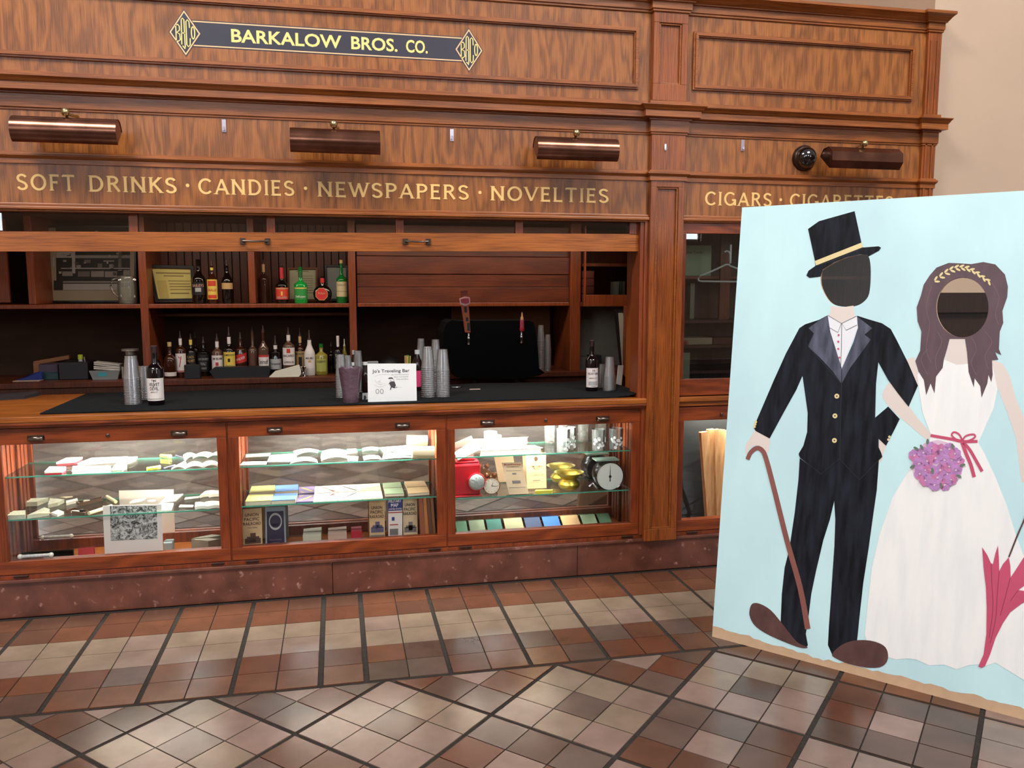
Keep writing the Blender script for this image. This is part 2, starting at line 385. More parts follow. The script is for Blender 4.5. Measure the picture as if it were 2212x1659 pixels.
wn = MB(); wn.box(3.2, 6.5, .035, .059, 0, 1.36); wn.box(3.2, 6.5, .005, .059, 1.36, 1.47); wn.box(3.2, 6.5, .02, .059, 1.22, 1.25)
for k in range(22): wn.box(3.2+.15*k, 3.215+.15*k, .022, .036, 0, 1.22)
struct(wn.build('trim_1', W['wains']))
MARB = mat('red brown marble', C(104, 60, 47), .3, noise=.35, nscale=9, bump=.03)
nt = MARB.node_tree; vz = nt.nodes.new('ShaderNodeTexNoise'); vz.inputs['Scale'].default_value = 26; vz.inputs['Detail'].default_value = 6
rp = nt.nodes.new('ShaderNodeMapRange'); rp.inputs[1].default_value = .62; rp.inputs[2].default_value = .74
mx = nt.nodes.new('ShaderNodeMix'); mx.data_type = 'RGBA'; mx.inputs[7].default_value = C(172, 130, 118)
bs = nt.nodes['Principled BSDF']; src = bs.inputs['Base Color'].links[0].from_socket; tcn = [n for n in nt.nodes if n.type == 'TEX_COORD'][0]
nt.links.new(tcn.outputs['Object'], vz.inputs['Vector']); nt.links.new(vz.outputs[0], rp.inputs[0]); nt.links.new(rp.outputs[0], mx.inputs[0]); nt.links.new(src, mx.inputs[6]); nt.links.new(mx.outputs[2], bs.inputs['Base Color'])
mb = MB(); e = [-2.6, -1.62, -.05, 1.2, 2.1, 3.18]
for i in range(5): mb.box(e[i]+.001, e[i+1]-.001, 0, .06, 0, .165)
mb.box(-2.6, 3.18, -.012, .08, .165, .181)
struct(mb.build('baseboard_front', MARB, bevel=.003))
WHP = mat('white painted steel', C(205, 208, 212), .4)
q0 = at(1875, 0, 2.1); q1 = at(1815, 0, 2.1); 
mb = MB(); mb.box(q0.x-.018, q0.x+.018, 2.06, 2.1, 2.92, 3.6); mb.tube([(q0.x+.02, 2.08, 3.12), (q1.x-.5, 2.08, 3.62)], .014); mb.tube([(q0.x+.02, 2.08, 3.2), (q1.x-.5, 2.08, 3.7)], .02)
single(mb, 'white_trim', WHP, 'white trim with a post and sloping bars on the beige wall above the right wooden panel', 'railing')  # white trim on the wall, modelled as a post with sloping bars
# ================================================================ KIOSK FRONT
XL, XR = -2.6, 3.18
kiosk = thing('wooden_kiosk', (0, 0, 0), 'tall oak station kiosk front with panelled frieze, cornices and gold lettering', 'kiosk')
def K(mb, name, m, **k): return mb.build(name, m, kiosk, **k)
PIL = (1.555, 1.735)
# fields
mb = MB()
for (a, b) in ((XL, PIL[0]), (PIL[1], 3.10)):
    mb.box(a, b, 0, .03, 2.416, 2.84); mb.box(a, b, 0, .03, 2.08, 2.262); mb.box(a, b, 0, .03, 1.86, 2.034)
K(mb, 'frieze_panel', W['panel'], split=True)
mb = MB()                                                       # raised picture-frame mouldings
for (a, b, z0, z1) in ((-2.45, 1.488, 2.473, 2.765), (1.775, 3.03, 2.485, 2.765)):
    for (c, d, p, q) in ((0, .026, -.012, 0), (.008, .02, -.02, -.0121)):
        R_ = lambda o: [(a+o, q, z0+o), (b-o, q, z0+o), (b-o, q, z1-o), (a+o, q, z1-o)]
        mb = MB(); mb.prism(R_(c), (0, p-q, 0), 0, [R_(d)]); K(mb, 'panel_moulding', W['rail'], bevel=.002)
# mouldings following the breaks of the front: profile list of (protrusion, z)
def run(mb, prof, dx=0, m=0):
    """sweep a profile along the front with breaks at pilaster and corner pier"""
    def path(p):
        q = .03+dx
        return [(XL, -p), (PIL[0]-p-dx*0, -p), (PIL[0]-p, -p-q), (PIL[1]+p, -p-q), (PIL[1]+p, -p), (3.10-p, -p), (3.10-p, -p-.02), (XR+p*.45, -p-.02), (XR+p*.45, .3)]
    o = len(mb.v); n = 9
    for (p, z) in prof:
        for (x, y) in path(p): mb.v.append(Vector((x, y, z)))
    for i in range(len(prof)-1):
        for k in range(n-1): mb.face((o+i*n+k, o+i*n+k+1, o+(i+1)*n+k+1, o+(i+1)*n+k), m)
mb = MB(); run(mb, [(0, 2.838), (.008, 2.842), (.008, 2.85), (.014, 2.853), (.014, 2.884), (.026, 2.886), (.026, 2.89), (.036, 2.897), (.044, 2.905), (.058, 2.914), (.068, 2.918), (.068, 2.932), (0, 2.94), (-.3, 2.94)])
run(mb, [(-.001, 2.255), (.006, 2.258), (.006, 2.264), (.012, 2.268), (.012, 2.322), (.024, 2.324), (.024, 2.331), (.056, 2.333), (.056, 2.362), (.062, 2.366), (.068, 2.374), (.08, 2.384), (.08, 2.388), (.018, 2.39), (.018, 2.416), (0, 2.42)])
K(mb, 'cornice', W['rail'])
mb = MB(); run(mb, [(-.001, 2.03), (.008, 2.032), (.008, 2.052), (.014, 2.056), (.022, 2.064), (.022, 2.072), (.01, 2.078), (.01, 2.082), (0, 2.084)])
K(mb, 'band_moulding', W['rail'])
mb = MB()
for (a, b) in ((XL, PIL[0]), (PIL[1], 3.10)):
    mb.box(a, b, -.012, .03, 1.828, 1.836); mb.box(a, b, -.022, .03, 1.836, 1.85); mb.box(a, b, -.012, .03, 1.85, 1.864)
K(mb, 'lower_moulding', W['rail'], bevel=.003, split=True)
# pilaster
mb = MB(); a, b = PIL
mb.box(a, b, -.012, .3, .17, 2.95, 0)
for (z0, z1) in ((.17, .235), (2.0, 2.032), (2.08, 2.26), (2.42, 2.50), (2.79, 2.84)): mb.box(a, b, -.03, -.012, z0, z1)
for (z0, z1) in ((.235, 2.0), (2.50, 2.79)): mb.box(a, a+.032, -.03, -.012, z0, z1); mb.box(b-.032, b, -.03, -.012, z0, z1)
K(mb, 'pilaster', W['plain'], bevel=.002)
mb = MB()
for (z0, z1) in ((.235, 2.0), (2.50, 2.79)):
    mb.box(a+.032, a+.04, -.024, -.012, z0, z1); mb.box(b-.04, b-.032, -.024, -.012, z0, z1); mb.box(a+.04, b-.04, -.024, -.012, z1-.008, z1); mb.box(a+.04, b-.04, -.024, -.012, z0, z0+.008)
K(mb, 'pilaster_bead', W['rail'], bevel=.002, split=True)
mb = MB(); mb.box(3.10, XR, -.02, .3, .17, 2.95); mb.box(3.112, 3.124, -.026, -.02, .25, 2.8); mb.box(3.15, 3.162, -.026, -.02, .25, 2.8)
mb.box(XR-.02, XR, .3, 2.14, .17, 2.95)
K(mb, 'corner_pier', W['plain'], bevel=.002)
mb = MB(); mb.box(XL, XR, .03, 2.14, 2.86, 2.93); mb.box(XL, PIL[0], .03, .06, 1.83, 2.9); mb.box(PIL[1], 3.1, .03, .06, 1.83, 2.9)
mb.box(XL, XR, .32, 2.14, 1.92, 1.96); K(mb, 'kiosk_roof', W['dark'])
mb = MB(); mb.box(PIL[1], PIL[1]+.015, .3, .64, .17, 1.95); K(mb, 'side_partition', W['dark'])
# lettering
mb = MB()
for (wd, x0, x1) in (('SOFT', -1.338, -1.107), ('DRINKS', -1.05, -.688), ('CANDIES', -.595, -.177), ('NEWSPAPERS', -.071, .636), ('NOVELTIES', .745, 1.342), ('CIGARS', 1.862, 2.234), ('CIGARETTES', 2.34, 2.95)):
    mb = MB(); serif_word(mb, wd, x0, x1, 1.919, 1.987, -.001, sw=.14); K(mb, 'gold_lettering', GOLD, label='gold painted word '+wd.lower())
mb = MB()
for x in (-.641, -.126, .692, 2.287): mb.sheet([(x+.008*math.cos(t*PI/6), -.0008, 1.955+.008*math.sin(t*PI/6)) for t in range(12)])
K(mb, 'lettering_dot', GOLD, split=True)
# company sign
NAVY = mat('navy sign paint', C(42, 38, 54), .4, noise=.1, nscale=12)
GOLD2 = mat('yellow gold sign paint', C(238, 214, 130), .4); PINKG = mat('pale gold line', C(240, 190, 140), .4)
sg = MB(); y = -.001; dz = .0002
def quad(mb, x0, x1, z0, z1, y, m): mb.add([(x0, y, z0), (x1, y, z0), (x1, y, z1), (x0, y, z1)], [(0, 1, 2, 3)], m)
quad(sg, -.62, .64, 2.556, 2.671, y, 0); quad(sg, -.62, .64, 2.662, 2.667, y-.0004, 2); quad(sg, -.62, .64, 2.56, 2.565, y-.0004, 2)
for (wd, x0, x1) in (('BARKALOW', -.429, .053), ('BROS.', .096, .307), ('CO.', .346, .447)):
    add_text(sg, wd, (0, y-.0006, 0), (1, 0, 0), (0, 0, 1), x0, x1, 2.585, 2.643, 1, bold=.022)
for cx_ in (-.623, .642):
    for (hw, hh, m, o) in ((.068, .101, 0, .0008), (.064, .095, 2, .0011), (.0575, .086, 0, .0014)):
        sg.add([(cx_-hw, y-o, 2.613), (cx_, y-o, 2.613-hh), (cx_+hw, y-o, 2.613), (cx_, y-o, 2.613+hh)], [(0, 1, 2, 3)], m)
    def LG(pl, cx_=cx_):
        ribbon(sg, pl, .0045, lambda a, b: Vector((cx_+a, y-.0018, 2.613+b)), 1)
    LG([(-.037, -.038), (-.037, .032)]); LG([(-.04, .028), (-.028, .034), (-.022, .026), (-.022, .01), (-.034, 0), (-.022, -.006), (-.02, -.03), (-.03, -.038), (-.04, -.034)])
    LG([(-.015, -.05), (-.013, .055), (-.008, .062), (-.002, .055), (-.001, -.062)]); LG([(-.015, 0), (0, -.002)]); LG([(-.012, -.055), (-.001, -.068)])
    LG([(.02, .022), (.019, .048), (.012, .056), (.006, .048), (.006, -.05), (.012, -.058), (.02, -.05), (.021, -.022)])
    LG([(.034+.007*math.cos(t*PI/8), .002+.026*math.sin(t*PI/8)) for t in range(17)])
K(sg, 'company_sign', [NAVY, GOLD2, PINKG], label='navy banner with diamond emblems and gold company name')
# clear adhesive hooks
CLR = glass('clear plastic hook', (.95, .9, 1, 1), 2.5, .1, .35, (.9, .8, .95, 1))
for (px, py, lb) in ((484, 272, 'between the first and second copper picture lights'), (976, 292, 'between the second and third copper picture lights'), (1437, 318, 'on the oak pilaster'), (1604, 314, 'just right of the pilaster under the cornice')):
    yy = -.032 if px == 1437 else 0
    p = at(px, py, yy); s = .55 if px == 1437 else 1
    mb = MB(); mb.box(p.x-.009*s, p.x+.009*s, yy-.004, yy-.0005, p.z-.028*s, p.z+.028*s); mb.tube([(p.x, yy-.005, p.z-.018*s), (p.x, yy-.018, p.z-.02*s), (p.x, yy-.018, p.z-.006*s)], .004*s)
    single(mb, 'adhesive_hook', CLR, 'small clear adhesive hook '+lb, 'hook', bevel=.002)
# ================================================================ PICTURE LIGHTS
COP = mat('aged copper', C(120, 78, 62), .22, metal=.9, noise=.4, nscale=9, bump=.1, stretch=(1, 1, 1)); COPD = mat('dark bronze', C(56, 38, 32), .35, metal=.6)
BRS = mat('brass knob', C(196, 178, 132), .22, metal=.95)
def picture_light(x0, x1, zc, label, kx, poly=False, dark=False):
    r = .058; yc = -.135; t = thing('picture_light', ((x0+x1)/2, 0, zc), label, 'lamp')
    mb = MB(); n = 16; prof = []
    A0, A1 = math.radians(-62), math.radians(165)
    for q in range(n+1):
        a = A0+(A1-A0)*q/n if not poly else A0+(A1-A0)*round(q/n*5)/5
        prof.append((-math.cos(a)*r, math.sin(a)*r))
    tilt = 0.0                                      # open side faces down and back to the wall
    pr = [(yc+c*math.cos(tilt)-s*math.sin(tilt)*1, zc+c*math.sin(tilt)+s*math.cos(tilt)) for c, s in prof]
    for (k, off) in ((0, 1.0), (1, .96)):
        o = len(mb.v)
        for x in (x0, x1):
            for (py_, pz_) in pr: mb.v.append(Vector((x, yc+(py_-yc)*off, zc+(pz_-zc)*off)))
        for i in range(n):
            f_ = (o+i, o+i+1, o+n+1+i+1, o+n+1+i); mb.face(f_ if k == 0 else f_[::-1], 0)
    for x in (x0+.002, x1-.002):
        o = len(mb.v); mb.v += [Vector((x, a, b)) for a, b in pr]; mb.face(range(o, o+n+1), 0)
    mb.build('shade', COP, t, smooth=not poly)
    kx0 = kx; zz = zc+.078
    mb = MB(); mb.tube([(kx0+.03, 0, zz-.03), (kx0+.02, -.06, zz), (kx0, -.12, zz-.005), (kx0, yc, zc+r)], .006); mb.lathe([(.0001, -.012), (.03, -.012), (.034, -.004), (.034, 0)], (kx0+.03, 0, zz-.03), 20, axis='y'); mb.build('arm', BRS, t, smooth=True)
    MB().ball((kx0, -.15, zz), .0175).build('knob', BRS, t, smooth=True)
    mb = MB(); mb.lathe([(.0001, x0+.03), (.012, x0+.03), (.012, x1-.03), (.0001, x1-.03)], (0, yc+.01, zc-.012), 12, axis='x'); mb.build('tube_bulb', mat('frosted tube', C(230, 225, 215), .4), t)
    return t
picture_light(-1.29, -.885, 2.148, 'leftmost copper picture light with two dents and a bright streak, above SOFT DRINKS', -1.085)
picture_light(-.181, .21, 2.143, 'copper picture light on the frieze above the word CANDIES and NEWSPAPERS', .008)
picture_light(.934, 1.331, 2.147, 'copper picture light nearest the left side of the pilaster, above NOVELTIES', 1.13)
picture_light(2.455, 2.86, 2.152, 'angular dull copper picture light right of the pilaster, beside a glossy dark dome', 2.66, poly=True)
p = at(1736, 342, 0); t = thing('dome_cover', (p.x, 0, p.z), 'glossy black round dome on the wood just left of the rightmost picture light', 'dome')
MB().lathe([(.066, 0), (.066, -.01), (.06, -.022), (.056, -.024)], (p.x, 0, p.z), 32, axis='y').build('base_ring', COPD, t, smooth=True)
MB().lathe([(.056*math.cos(a*PI/16), -.022-.05*math.sin(a*PI/16)) for a in range(8)]+[(.0005, -.072)], (p.x, 0, p.z), 32, axis='y').build('dome', mat('glossy black', C(20, 12, 12), .06, coat=1), t, smooth=True)
# ================================================================ SLIDING SASH + OPENING FRAME
GL = glass('window glass', (.93, .95, .94, 1), 1.6); GLD = glass('showcase glass', (.97, .98, .97, 1), .5)
PEW = mat('pewter hardware', C(120, 105, 95), .22, metal=.95)
sash = thing('sliding_sash', (0, .05, 1.67), 'long raised oak sliding sash window with two pull handles above the bar opening', 'window sash')
L0, L1 = at(0, 542.6, .03), at(1385, 542.5, .03); sl = (L1.z-L0.z)/(L1.x-L0.x); zb = lambda x: L0.z+(x-L0.x)*sl
def skew(mb, x0, x1, z0, z1, y0, y1, m=0): mb.prism([(x0, y0, zb(x0)+z0), (x1, y0, zb(x1)+z0), (x1, y0, zb(x1)+z1), (x0, y0, zb(x0)+z1)], (0, y1-y0, 0), m)
mb = MB(); skew(mb, XL, 1.515, 0, .086, .03, .07); mb.build('bottom_rail', W['top'], sash, bevel=.002)
mb = MB(); skew(mb, 1.47, 1.515, .086, .26, .03, .07); mb.build('stile', W['post'], sash, bevel=.002)
mb = MB()
for px in (288, 585, 863, 1121): x = at(px, 483, .04).x; skew(mb, x-.017, x+.017, .086, .26, .035, .065)
x = -1.75; skew(mb, x-.017, x+.017, .086, .26, .035, .065)
mb.build('glazing_bar', W['post'], sash, bevel=.002, split=True)
mb = MB(); skew(mb, XL, 1.47, .08, .26, .05, .052); mb.build('pane', GL, sash)
def pull(cx_, z, w_, parent, m=PEW):
    mb = MB(); mb.box(cx_-w_/2-.012, cx_-w_/2+.012, .02, .03, z-.014, z+.014); mb.box(cx_+w_/2-.012, cx_+w_/2+.012, .02, .03, z-.014, z+.014)
    mb.tube([(cx_-w_/2, .024, z), (cx_-w_/2+.004, .0, z), (cx_, -.006, z-.002), (cx_+w_/2-.004, .0, z), (cx_+w_/2, .024, z)], .0045)
    return mb.build('handle', m, parent, smooth=True)
pull(-.36, zb(-.36)+.045, .11, sash); pull(.387, zb(.387)+.045, .11, sash)
mb = MB(); mb.box(1.515, 1.555, .0, .12, .93, 1.83); mb.box(1.535, 1.555, -.01, .0, .2, 1.83); K(mb, 'opening_jamb', W['post'], bevel=.002, split=True)
# ================================================================ WORKTOP + MAT
wt = thing('worktop', (0, .3, .9), 'long oak bar counter top with moulded front edge', 'counter')
mb = MB(); mb.box(XL, 1.555, -.032, .78, .902, .931); mb.build('counter_board', W['top'], wt, bevel=.005)
mb = MB(); mb.box(XL, 1.555, -.02, .0, .878, .902); mb.box(XL, 1.555, -.03, -.02, .89, .902); mb.build('counter_moulding', W['red'], wt, bevel=.003, split=True)
FELT = mat('black bar cloth', C(17, 20, 23), .9, spec=.15, noise=.2, nscale=40, bump=.3)
mt = MB(); nx = 40
for i in range(nx+1):
    x = -1.315+i*(2.855/nx); lift = .02*max(0, (x-1.44)/.1) if x > 1.44 else 0
    for (y, z) in ((.02, .932), (.02, .937), (.36, .937), (.74, .937), (.765, .93), (.765, .9)): mt.v.append(Vector((x, y+(.02*math.sin(x*9) if y > .7 else 0), z+lift+.001*math.sin(x*17+y*9)+.001)))
for i in range(nx):
    for k in range(5): a = i*6+k; mt.face((a, a+6, a+7, a+1))
single(mt, 'bar_mat', FELT, 'black cloth mat spread over the oak bar counter', 'mat')
# ================================================================ SHOWCASES
MIR = mat('mirror', (.9, .87, .84, 1), .03, metal=.985); BACKP = W['dark']
SG = glass('shelf glass', (.965, .985, .975, 1), .6, .02); SGE = mat('glass edge green', C(70, 150, 128), .2)
TUBEL = mat('lit showcase tube', (1, .98, .9, 1), emit=14); TUBED = mat('tube housing', C(210, 205, 190), .5)
MD = .19; SH = []
def lock(mb, x, z):
    mb.lathe([(.0085, 0), (.0085, -.005), (.006, -.006), (.0005, -.006)], (x, -.004, z), 14, axis='y')
def cup_handle(x, z, parent):
    mb = MB(); w_ = .036; mb.box(x-w_, x+w_, -.005, 0, z-.012, z+.014, 0)
    n = 8
    for i in range(n+1):
        a = PI/2*i/n; yy = -.022*math.sin(a)*1-.0; 
    P = [(-.004, .011), (-.014, .0105), (-.021, .005), (-.023, -.003), (-.02, -.010)]
    o = len(mb.v)
    for (xx_, s_) in ((-w_+.004, .5), (-w_+.01, 1), (w_-.01, 1), (w_-.004, .5)):
        for (yy, zz) in P: mb.v.append(Vector((x+xx_, -.004+(yy+.004)*s_, z+zz)))
    for i in range(3):
        for k in range(4): a = o+i*5+k; mb.face((a, a+5, a+6, a+1))
    return mb.build('handle', PEW, parent, smooth=True)
def showcase(g0, g1, d0, d1, label, lx0, lx1, hx, lk, sz, power, mirror=True):
    """g: glass opening, d: door outline"""
    t = thing('display_case', ((g0+g1)/2, .1, .18), label, 'display case')
    i0, i1 = g0-.022, g1+.022
    mb = MB(); mb.box(d0, i0, .02, MD+.03, .181, .878); mb.box(i1, d1, .02, MD+.03, .181, .878); mb.box(d0, d1, .005, MD+.03, .181, .205); mb.box(i0, i1, .0185, .05, .205, .262); mb.box(i0, i1, .03, MD+.03, .86, .878)
    mb.build('case_body', W['redv'], t, split=True)
    mb = MB()
    for xx_, s_ in ((i0, 1), (i1, -1)):
        for k in range(3):
            y0 = .045+.045*k; mb.box(min(xx_, xx_+s_*.012), max(xx_, xx_+s_*.012), y0, y0+.03, .212, .86)
    mb.build('side_beading', W['post'], t, bevel=.003, split=True)
    MB().box(i0, i1, MD, MD+.004, .212, .86).build('mirror_back' if mirror else 'back_panel', MIR if mirror else mat('black backing', C(16, 20, 20), .6), t)
    MB().box(i0, i1, .05, MD, .205, .211).build('case_floor', W['top'], t)
    dr = MB(); zt, zb_ = .874, .205
    dr.box(d0, d1, -.004, .018, .802, zt); dr.box(d0, d1, -.004, .018, zb_, .266); dr.build('door_rail', W['red'], t, bevel=.002, split=True)
    MB().box(d0, g0, -.004, .018, .266, .802).box(g1, d1, -.004, .018, .266, .802).build('door_stile', W['redv'], t, bevel=.002, split=True)
    MB().box(g0, g1, .006, .008, .266, .802).build('door_glass', GLD, t)
    for x in hx: cup_handle(x, .829, t)
    if lk: mb = MB(); lock(mb, lk, .831); mb.build('lock', PEW, t, smooth=True)
    for x in (d0+.09, d1-.06):
        mb = MB(); mb.box(x-.03, x+.03, -.009, -.003, .19, .197); mb.tube([(x-.03, -.008, .197), (x+.03, -.008, .197)], .004)
        mb.build('hinge', mat('dark hinge', C(58, 36, 30), .4, metal=.5), t)
    for z in sz:
        s = MB().box(i0+.013, i1-.013, .032, MD-.002, z-.006, z).build('glass_shelf', SG, t)
        MB().box(i0+.013, i1-.013, .029, .032, z-.006, z).build('shelf_edge', SGE, s)
    MB().box(lx0-.02, lx1+.02, .028, .064, .856, .8598).build('light_housing', TUBED, t)
    mb = MB(); mb.lathe([(.0005, lx0), (.007, lx0), (.007, lx1), (.0005, lx1)], (0, .042, .834), 12, axis='x'); mb.build('light_tube', TUBEL, t)
    l = area('showcase_light', (0, 0, 0), (0, 0, -1), lx1-lx0, .03, power, (1, .97, .88)); l.location = Vector(((lx0+lx1)/2, .066, .852))-ORG[t.name]; l.rotation_euler = (math.radians(12), 0, 0); l.parent = t
    return t
showcase(-1.475, -.563, -1.52, -.52, 'left lit display case with an old street photograph, boxes and papers', -1.25, -.65, (-1.33, -.726), -1.031, (.65, .452), 22)
showcase(-.465, .468, -.513, .513, 'middle lit display case with a row of open books and railroad timetables', -.3, .4, (-.3, .302), 0.0, (.652, .458), 26)
showcase(.56, 1.487, .52, 1.53, 'right lit display case with red lantern, alarm clock, brass pan and round scale', .62, 1.15, (.724, 1.326), 1.023, (.652, .44), 22)
showcase(1.775, 2.70, 1.745, 2.75, 'dim display case under the glazed door, holding a bundle of split wood', 1.9, 2.5, (), 1.985, (), 8, mirror=False)
mb = MB(); mb.box(-.5198, -.5132, 0, .02, .2, .878); mb.box(.5132, .5198, 0, .02, .2, .878); mb.box(1.5302, 1.555, -.002, .1, .181, .9); mb.box(1.735, 1.7448, -.002, .1, .181, .9); mb.box(XL, -1.5202, -.004, .05, .2, .88); mb.box(2.751, 3.1, -.004, .05, .2, .88); mb.box(XL, 3.1, -.001, .02, .181, .2)
mb.box(XL, -1.6, .05, .08, .2, .9)
K(mb, 'lower_frame', W['redv'], bevel=.001, split=True)
mb = MB(); mb.box(XL, PIL[0], .3, .78, .86, .9); mb.box(XL, PIL[0], .74, .78, .05, .9); K(mb, 'counter_support', W['dark'], split=True)
# ================================================================ RIGHT UPPER GLAZED DOOR
gd = thing('glazed_door', (2.4, 0, .93), 'tall glazed oak door right of the pilaster, partly hidden by the cutout board', 'cabinet door')
mb = MB(); mb.box(PIL[1], 3.1, .0, .03, 1.775, 1.828); mb.box(PIL[1], 3.1, 0, .03, .935, 1.022); mb.build('door_rail', W['red'], gd, bevel=.002, split=True)
mb = MB(); mb.box(PIL[1], 1.765, 0, .03, 1.022, 1.775); mb.box(2.36, 2.42, 0, .03, 1.022, 1.775); mb.box(3.03, 3.1, 0, .03, 1.022, 1.775); mb.build('door_stile', W['redv'], gd, bevel=.002, split=True)
mb = MB(); mb.box(1.765, 2.36, .012, .014, 1.022, 1.775); mb.box(2.42, 3.03, .012, .014, 1.022, 1.775); mb.build('door_glass', GL, gd, split=True)
mb = MB(); mb.box(PIL[1], 3.1, -.022, .05, .905, .93); mb.box(PIL[1], 3.1, -.01, .05, .88, .905); K(mb, 'sill_ledge', W['top'], bevel=.003, split=True)
cab = thing('shelf_cabinet', (2.4, .5, .93), 'dark shelving inside the glazed door holding boxes', 'cabinet')
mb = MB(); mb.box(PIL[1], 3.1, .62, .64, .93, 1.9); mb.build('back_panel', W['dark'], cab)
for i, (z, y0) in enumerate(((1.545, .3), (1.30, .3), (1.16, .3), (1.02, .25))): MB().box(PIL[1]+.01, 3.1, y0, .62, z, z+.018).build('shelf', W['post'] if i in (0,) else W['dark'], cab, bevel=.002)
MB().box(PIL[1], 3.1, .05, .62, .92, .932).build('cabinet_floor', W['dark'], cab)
x = at(1565, 600, .3).x; MB().box(x-.03, x+.03, .29, .31, 1.32, 1.9).build('divider', W['post'], cab)
# ================================================================ BACK BAR
YB = 1.4
bb = thing('back_bar', (0, YB, .9), 'tall dark oak back bar with shelves behind the counter', 'shelving')
def P_(name, mb, m, **k): return mb.build(name, m, bb, **k)
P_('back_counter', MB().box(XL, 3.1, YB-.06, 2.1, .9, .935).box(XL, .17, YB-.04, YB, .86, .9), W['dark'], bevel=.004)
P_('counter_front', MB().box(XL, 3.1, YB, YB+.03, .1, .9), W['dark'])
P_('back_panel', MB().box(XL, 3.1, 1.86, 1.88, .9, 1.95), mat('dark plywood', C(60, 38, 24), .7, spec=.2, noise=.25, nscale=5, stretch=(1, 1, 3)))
for (px, pw) in ((311, .045), (761, .045)):
    x = at(px, 620, YB).x; P_('post', MB().box(x-pw/2, x+pw/2, YB-.02, 1.86, .935, 1.92), W['post'], bevel=.002)
x3a, x3b = at(1229, 700, YB).x, at(1251, 700, YB).x
P_('post', MB().box(x3a, x3b, YB-.03, 1.86, .935, 1.92), W['post'], bevel=.002)
for px in (68, 544): x = at(px, 600, YB).x; P_('divider', MB().box(x-.02, x+.02, YB-.01, 1.86, 1.40, 1.92), W['post'], bevel=.002)
xa, xb = at(311, 620, YB).x, at(761, 620, YB).x
P_('shelf', MB().box(XL, xb, YB-.015, 1.86, 1.372, 1.398), W['post'], bevel=.003)
P_('shelf_rail', MB().box(xa, xb, YB+.25, YB+.3, 1.31, 1.335), W['dark'], bevel=.008)
bd = MB(); k = 0; x = xa+.02
while x < xb: bd.box(x, x+.044, 1.835, 1.858, 1.398, 1.92); bd.box(x+.002, x+.042, 1.832, 1.835, 1.398, 1.92); x += .05
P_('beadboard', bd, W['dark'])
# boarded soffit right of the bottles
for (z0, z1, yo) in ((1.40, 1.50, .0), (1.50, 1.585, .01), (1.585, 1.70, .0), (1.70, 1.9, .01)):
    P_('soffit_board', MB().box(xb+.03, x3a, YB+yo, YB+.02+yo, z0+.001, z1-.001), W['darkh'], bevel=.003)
P_('soffit_edge', MB().box(xb+.03, x3a, YB-.012, YB+.04, 1.375, 1.4), W['post'], bevel=.003)
tanp = at(975, 660, 1.75)
P_('tan_panel', MB().box(tanp.x, at(1188, 700, 1.75).x, 1.75, 1.77, .935, 1.4), mat('tan board', C(120, 78, 46), .7), label='plain tan board')
xh = at(60, 600, 1.6)
P_('cupboard_door', MB().box(XL, at(25, 600, 1.5).x, 1.45, 1.47, 1.41, 1.9), W['post'])
# glazed wall cupboard at the right end
gc = thing('glass_cupboard', (1.9, 1.2, 1.35), 'small glass-fronted oak wall cupboard with books at the right end of the bar', 'cabinet')
X0 = x3b+.01; X1 = X0+.9; Y0 = 1.25
gl_, gr_ = at(1266, 600, Y0).x, at(1378, 600, Y0).x+.25
ztop = 1.9; zg0 = at(1300, 637, Y0).z; zc0 = at(1300, 662, Y0).z
mb = MB(); mb.box(X0-.02, gl_, Y0, Y0+.03, zc0, ztop); mb.box(gl_, X1, Y0, Y0+.03, zc0, zg0); mb.box(gr_, X1, Y0, Y0+.03, zg0, ztop); mb.build('door_frame', W['post'], gc, bevel=.002, split=True)
MB().box(gl_, gr_, Y0+.012, Y0+.014, zg0, ztop).build('door_glass', GL, gc)
zs = at(1300, 573, Y0+.15).z
MB().box(X0, X1, Y0+.06, Y0+.4, zs-.01, zs+.01).build('shelf', W['post'], gc)
MB().box(X0-.02, X1, Y0+.03, Y0+.45, zc0, zc0+.03).box(X0-.02, X1, Y0+.44, Y0+.46, zc0, ztop).build('cupboard_body', W['dark'], gc)
GREYW = mat('grey plaster', C(160, 150, 132), .8, noise=.06, nscale=4)
P_('grey_panel', MB().box(x3b, 3.05, 1.7, 1.72, .935, zc0), GREYW, label='plain grey panel under the glass cupboard')
# open oak door leaf and white board strip right of the wine bottle
mb = MB(); a_, b_ = at(1352, 750, .85), at(1384, 750, .45)
zt_ = at(1365, 672, .65).z; mb.prism([(a_.x+.07, 1.1, .94), (1.67, .55, .94), (1.67, .55, zt_+.02), (a_.x+.07, 1.1, zt_+.02)], (.02, .01, 0))
single(mb, 'panel_door', W['post'], 'open oak door leaf standing edge-on behind the right end of the counter', 'door')
p0 = at(1336, 676, 1.2); p1 = at(1352, 792, 1.2)
mb = MB(); mb.prism([(p0.x, 1.2, p0.z), (p0.x+.032, 1.2, p0.z), (p1.x+.012, 1.2, p1.z), (p1.x-.025, 1.2, p1.z)], (0, .02, 0), 0)
mb.prism([(p0.x-.02, 1.205, p0.z+.02), (p0.x+.12, 1.205, p0.z+.02), (p1.x+.02, 1.205, p1.z-.01), (p1.x-.03, 1.205, p1.z-.01)], (0, .03, 0), 1)
single(mb, 'framed_picture', [mat('dim off white mount', C(176, 166, 146), .7), mat('black frame', C(24, 20, 18), .5)], 'black framed picture seen from its edge beside the grey panel', 'picture')
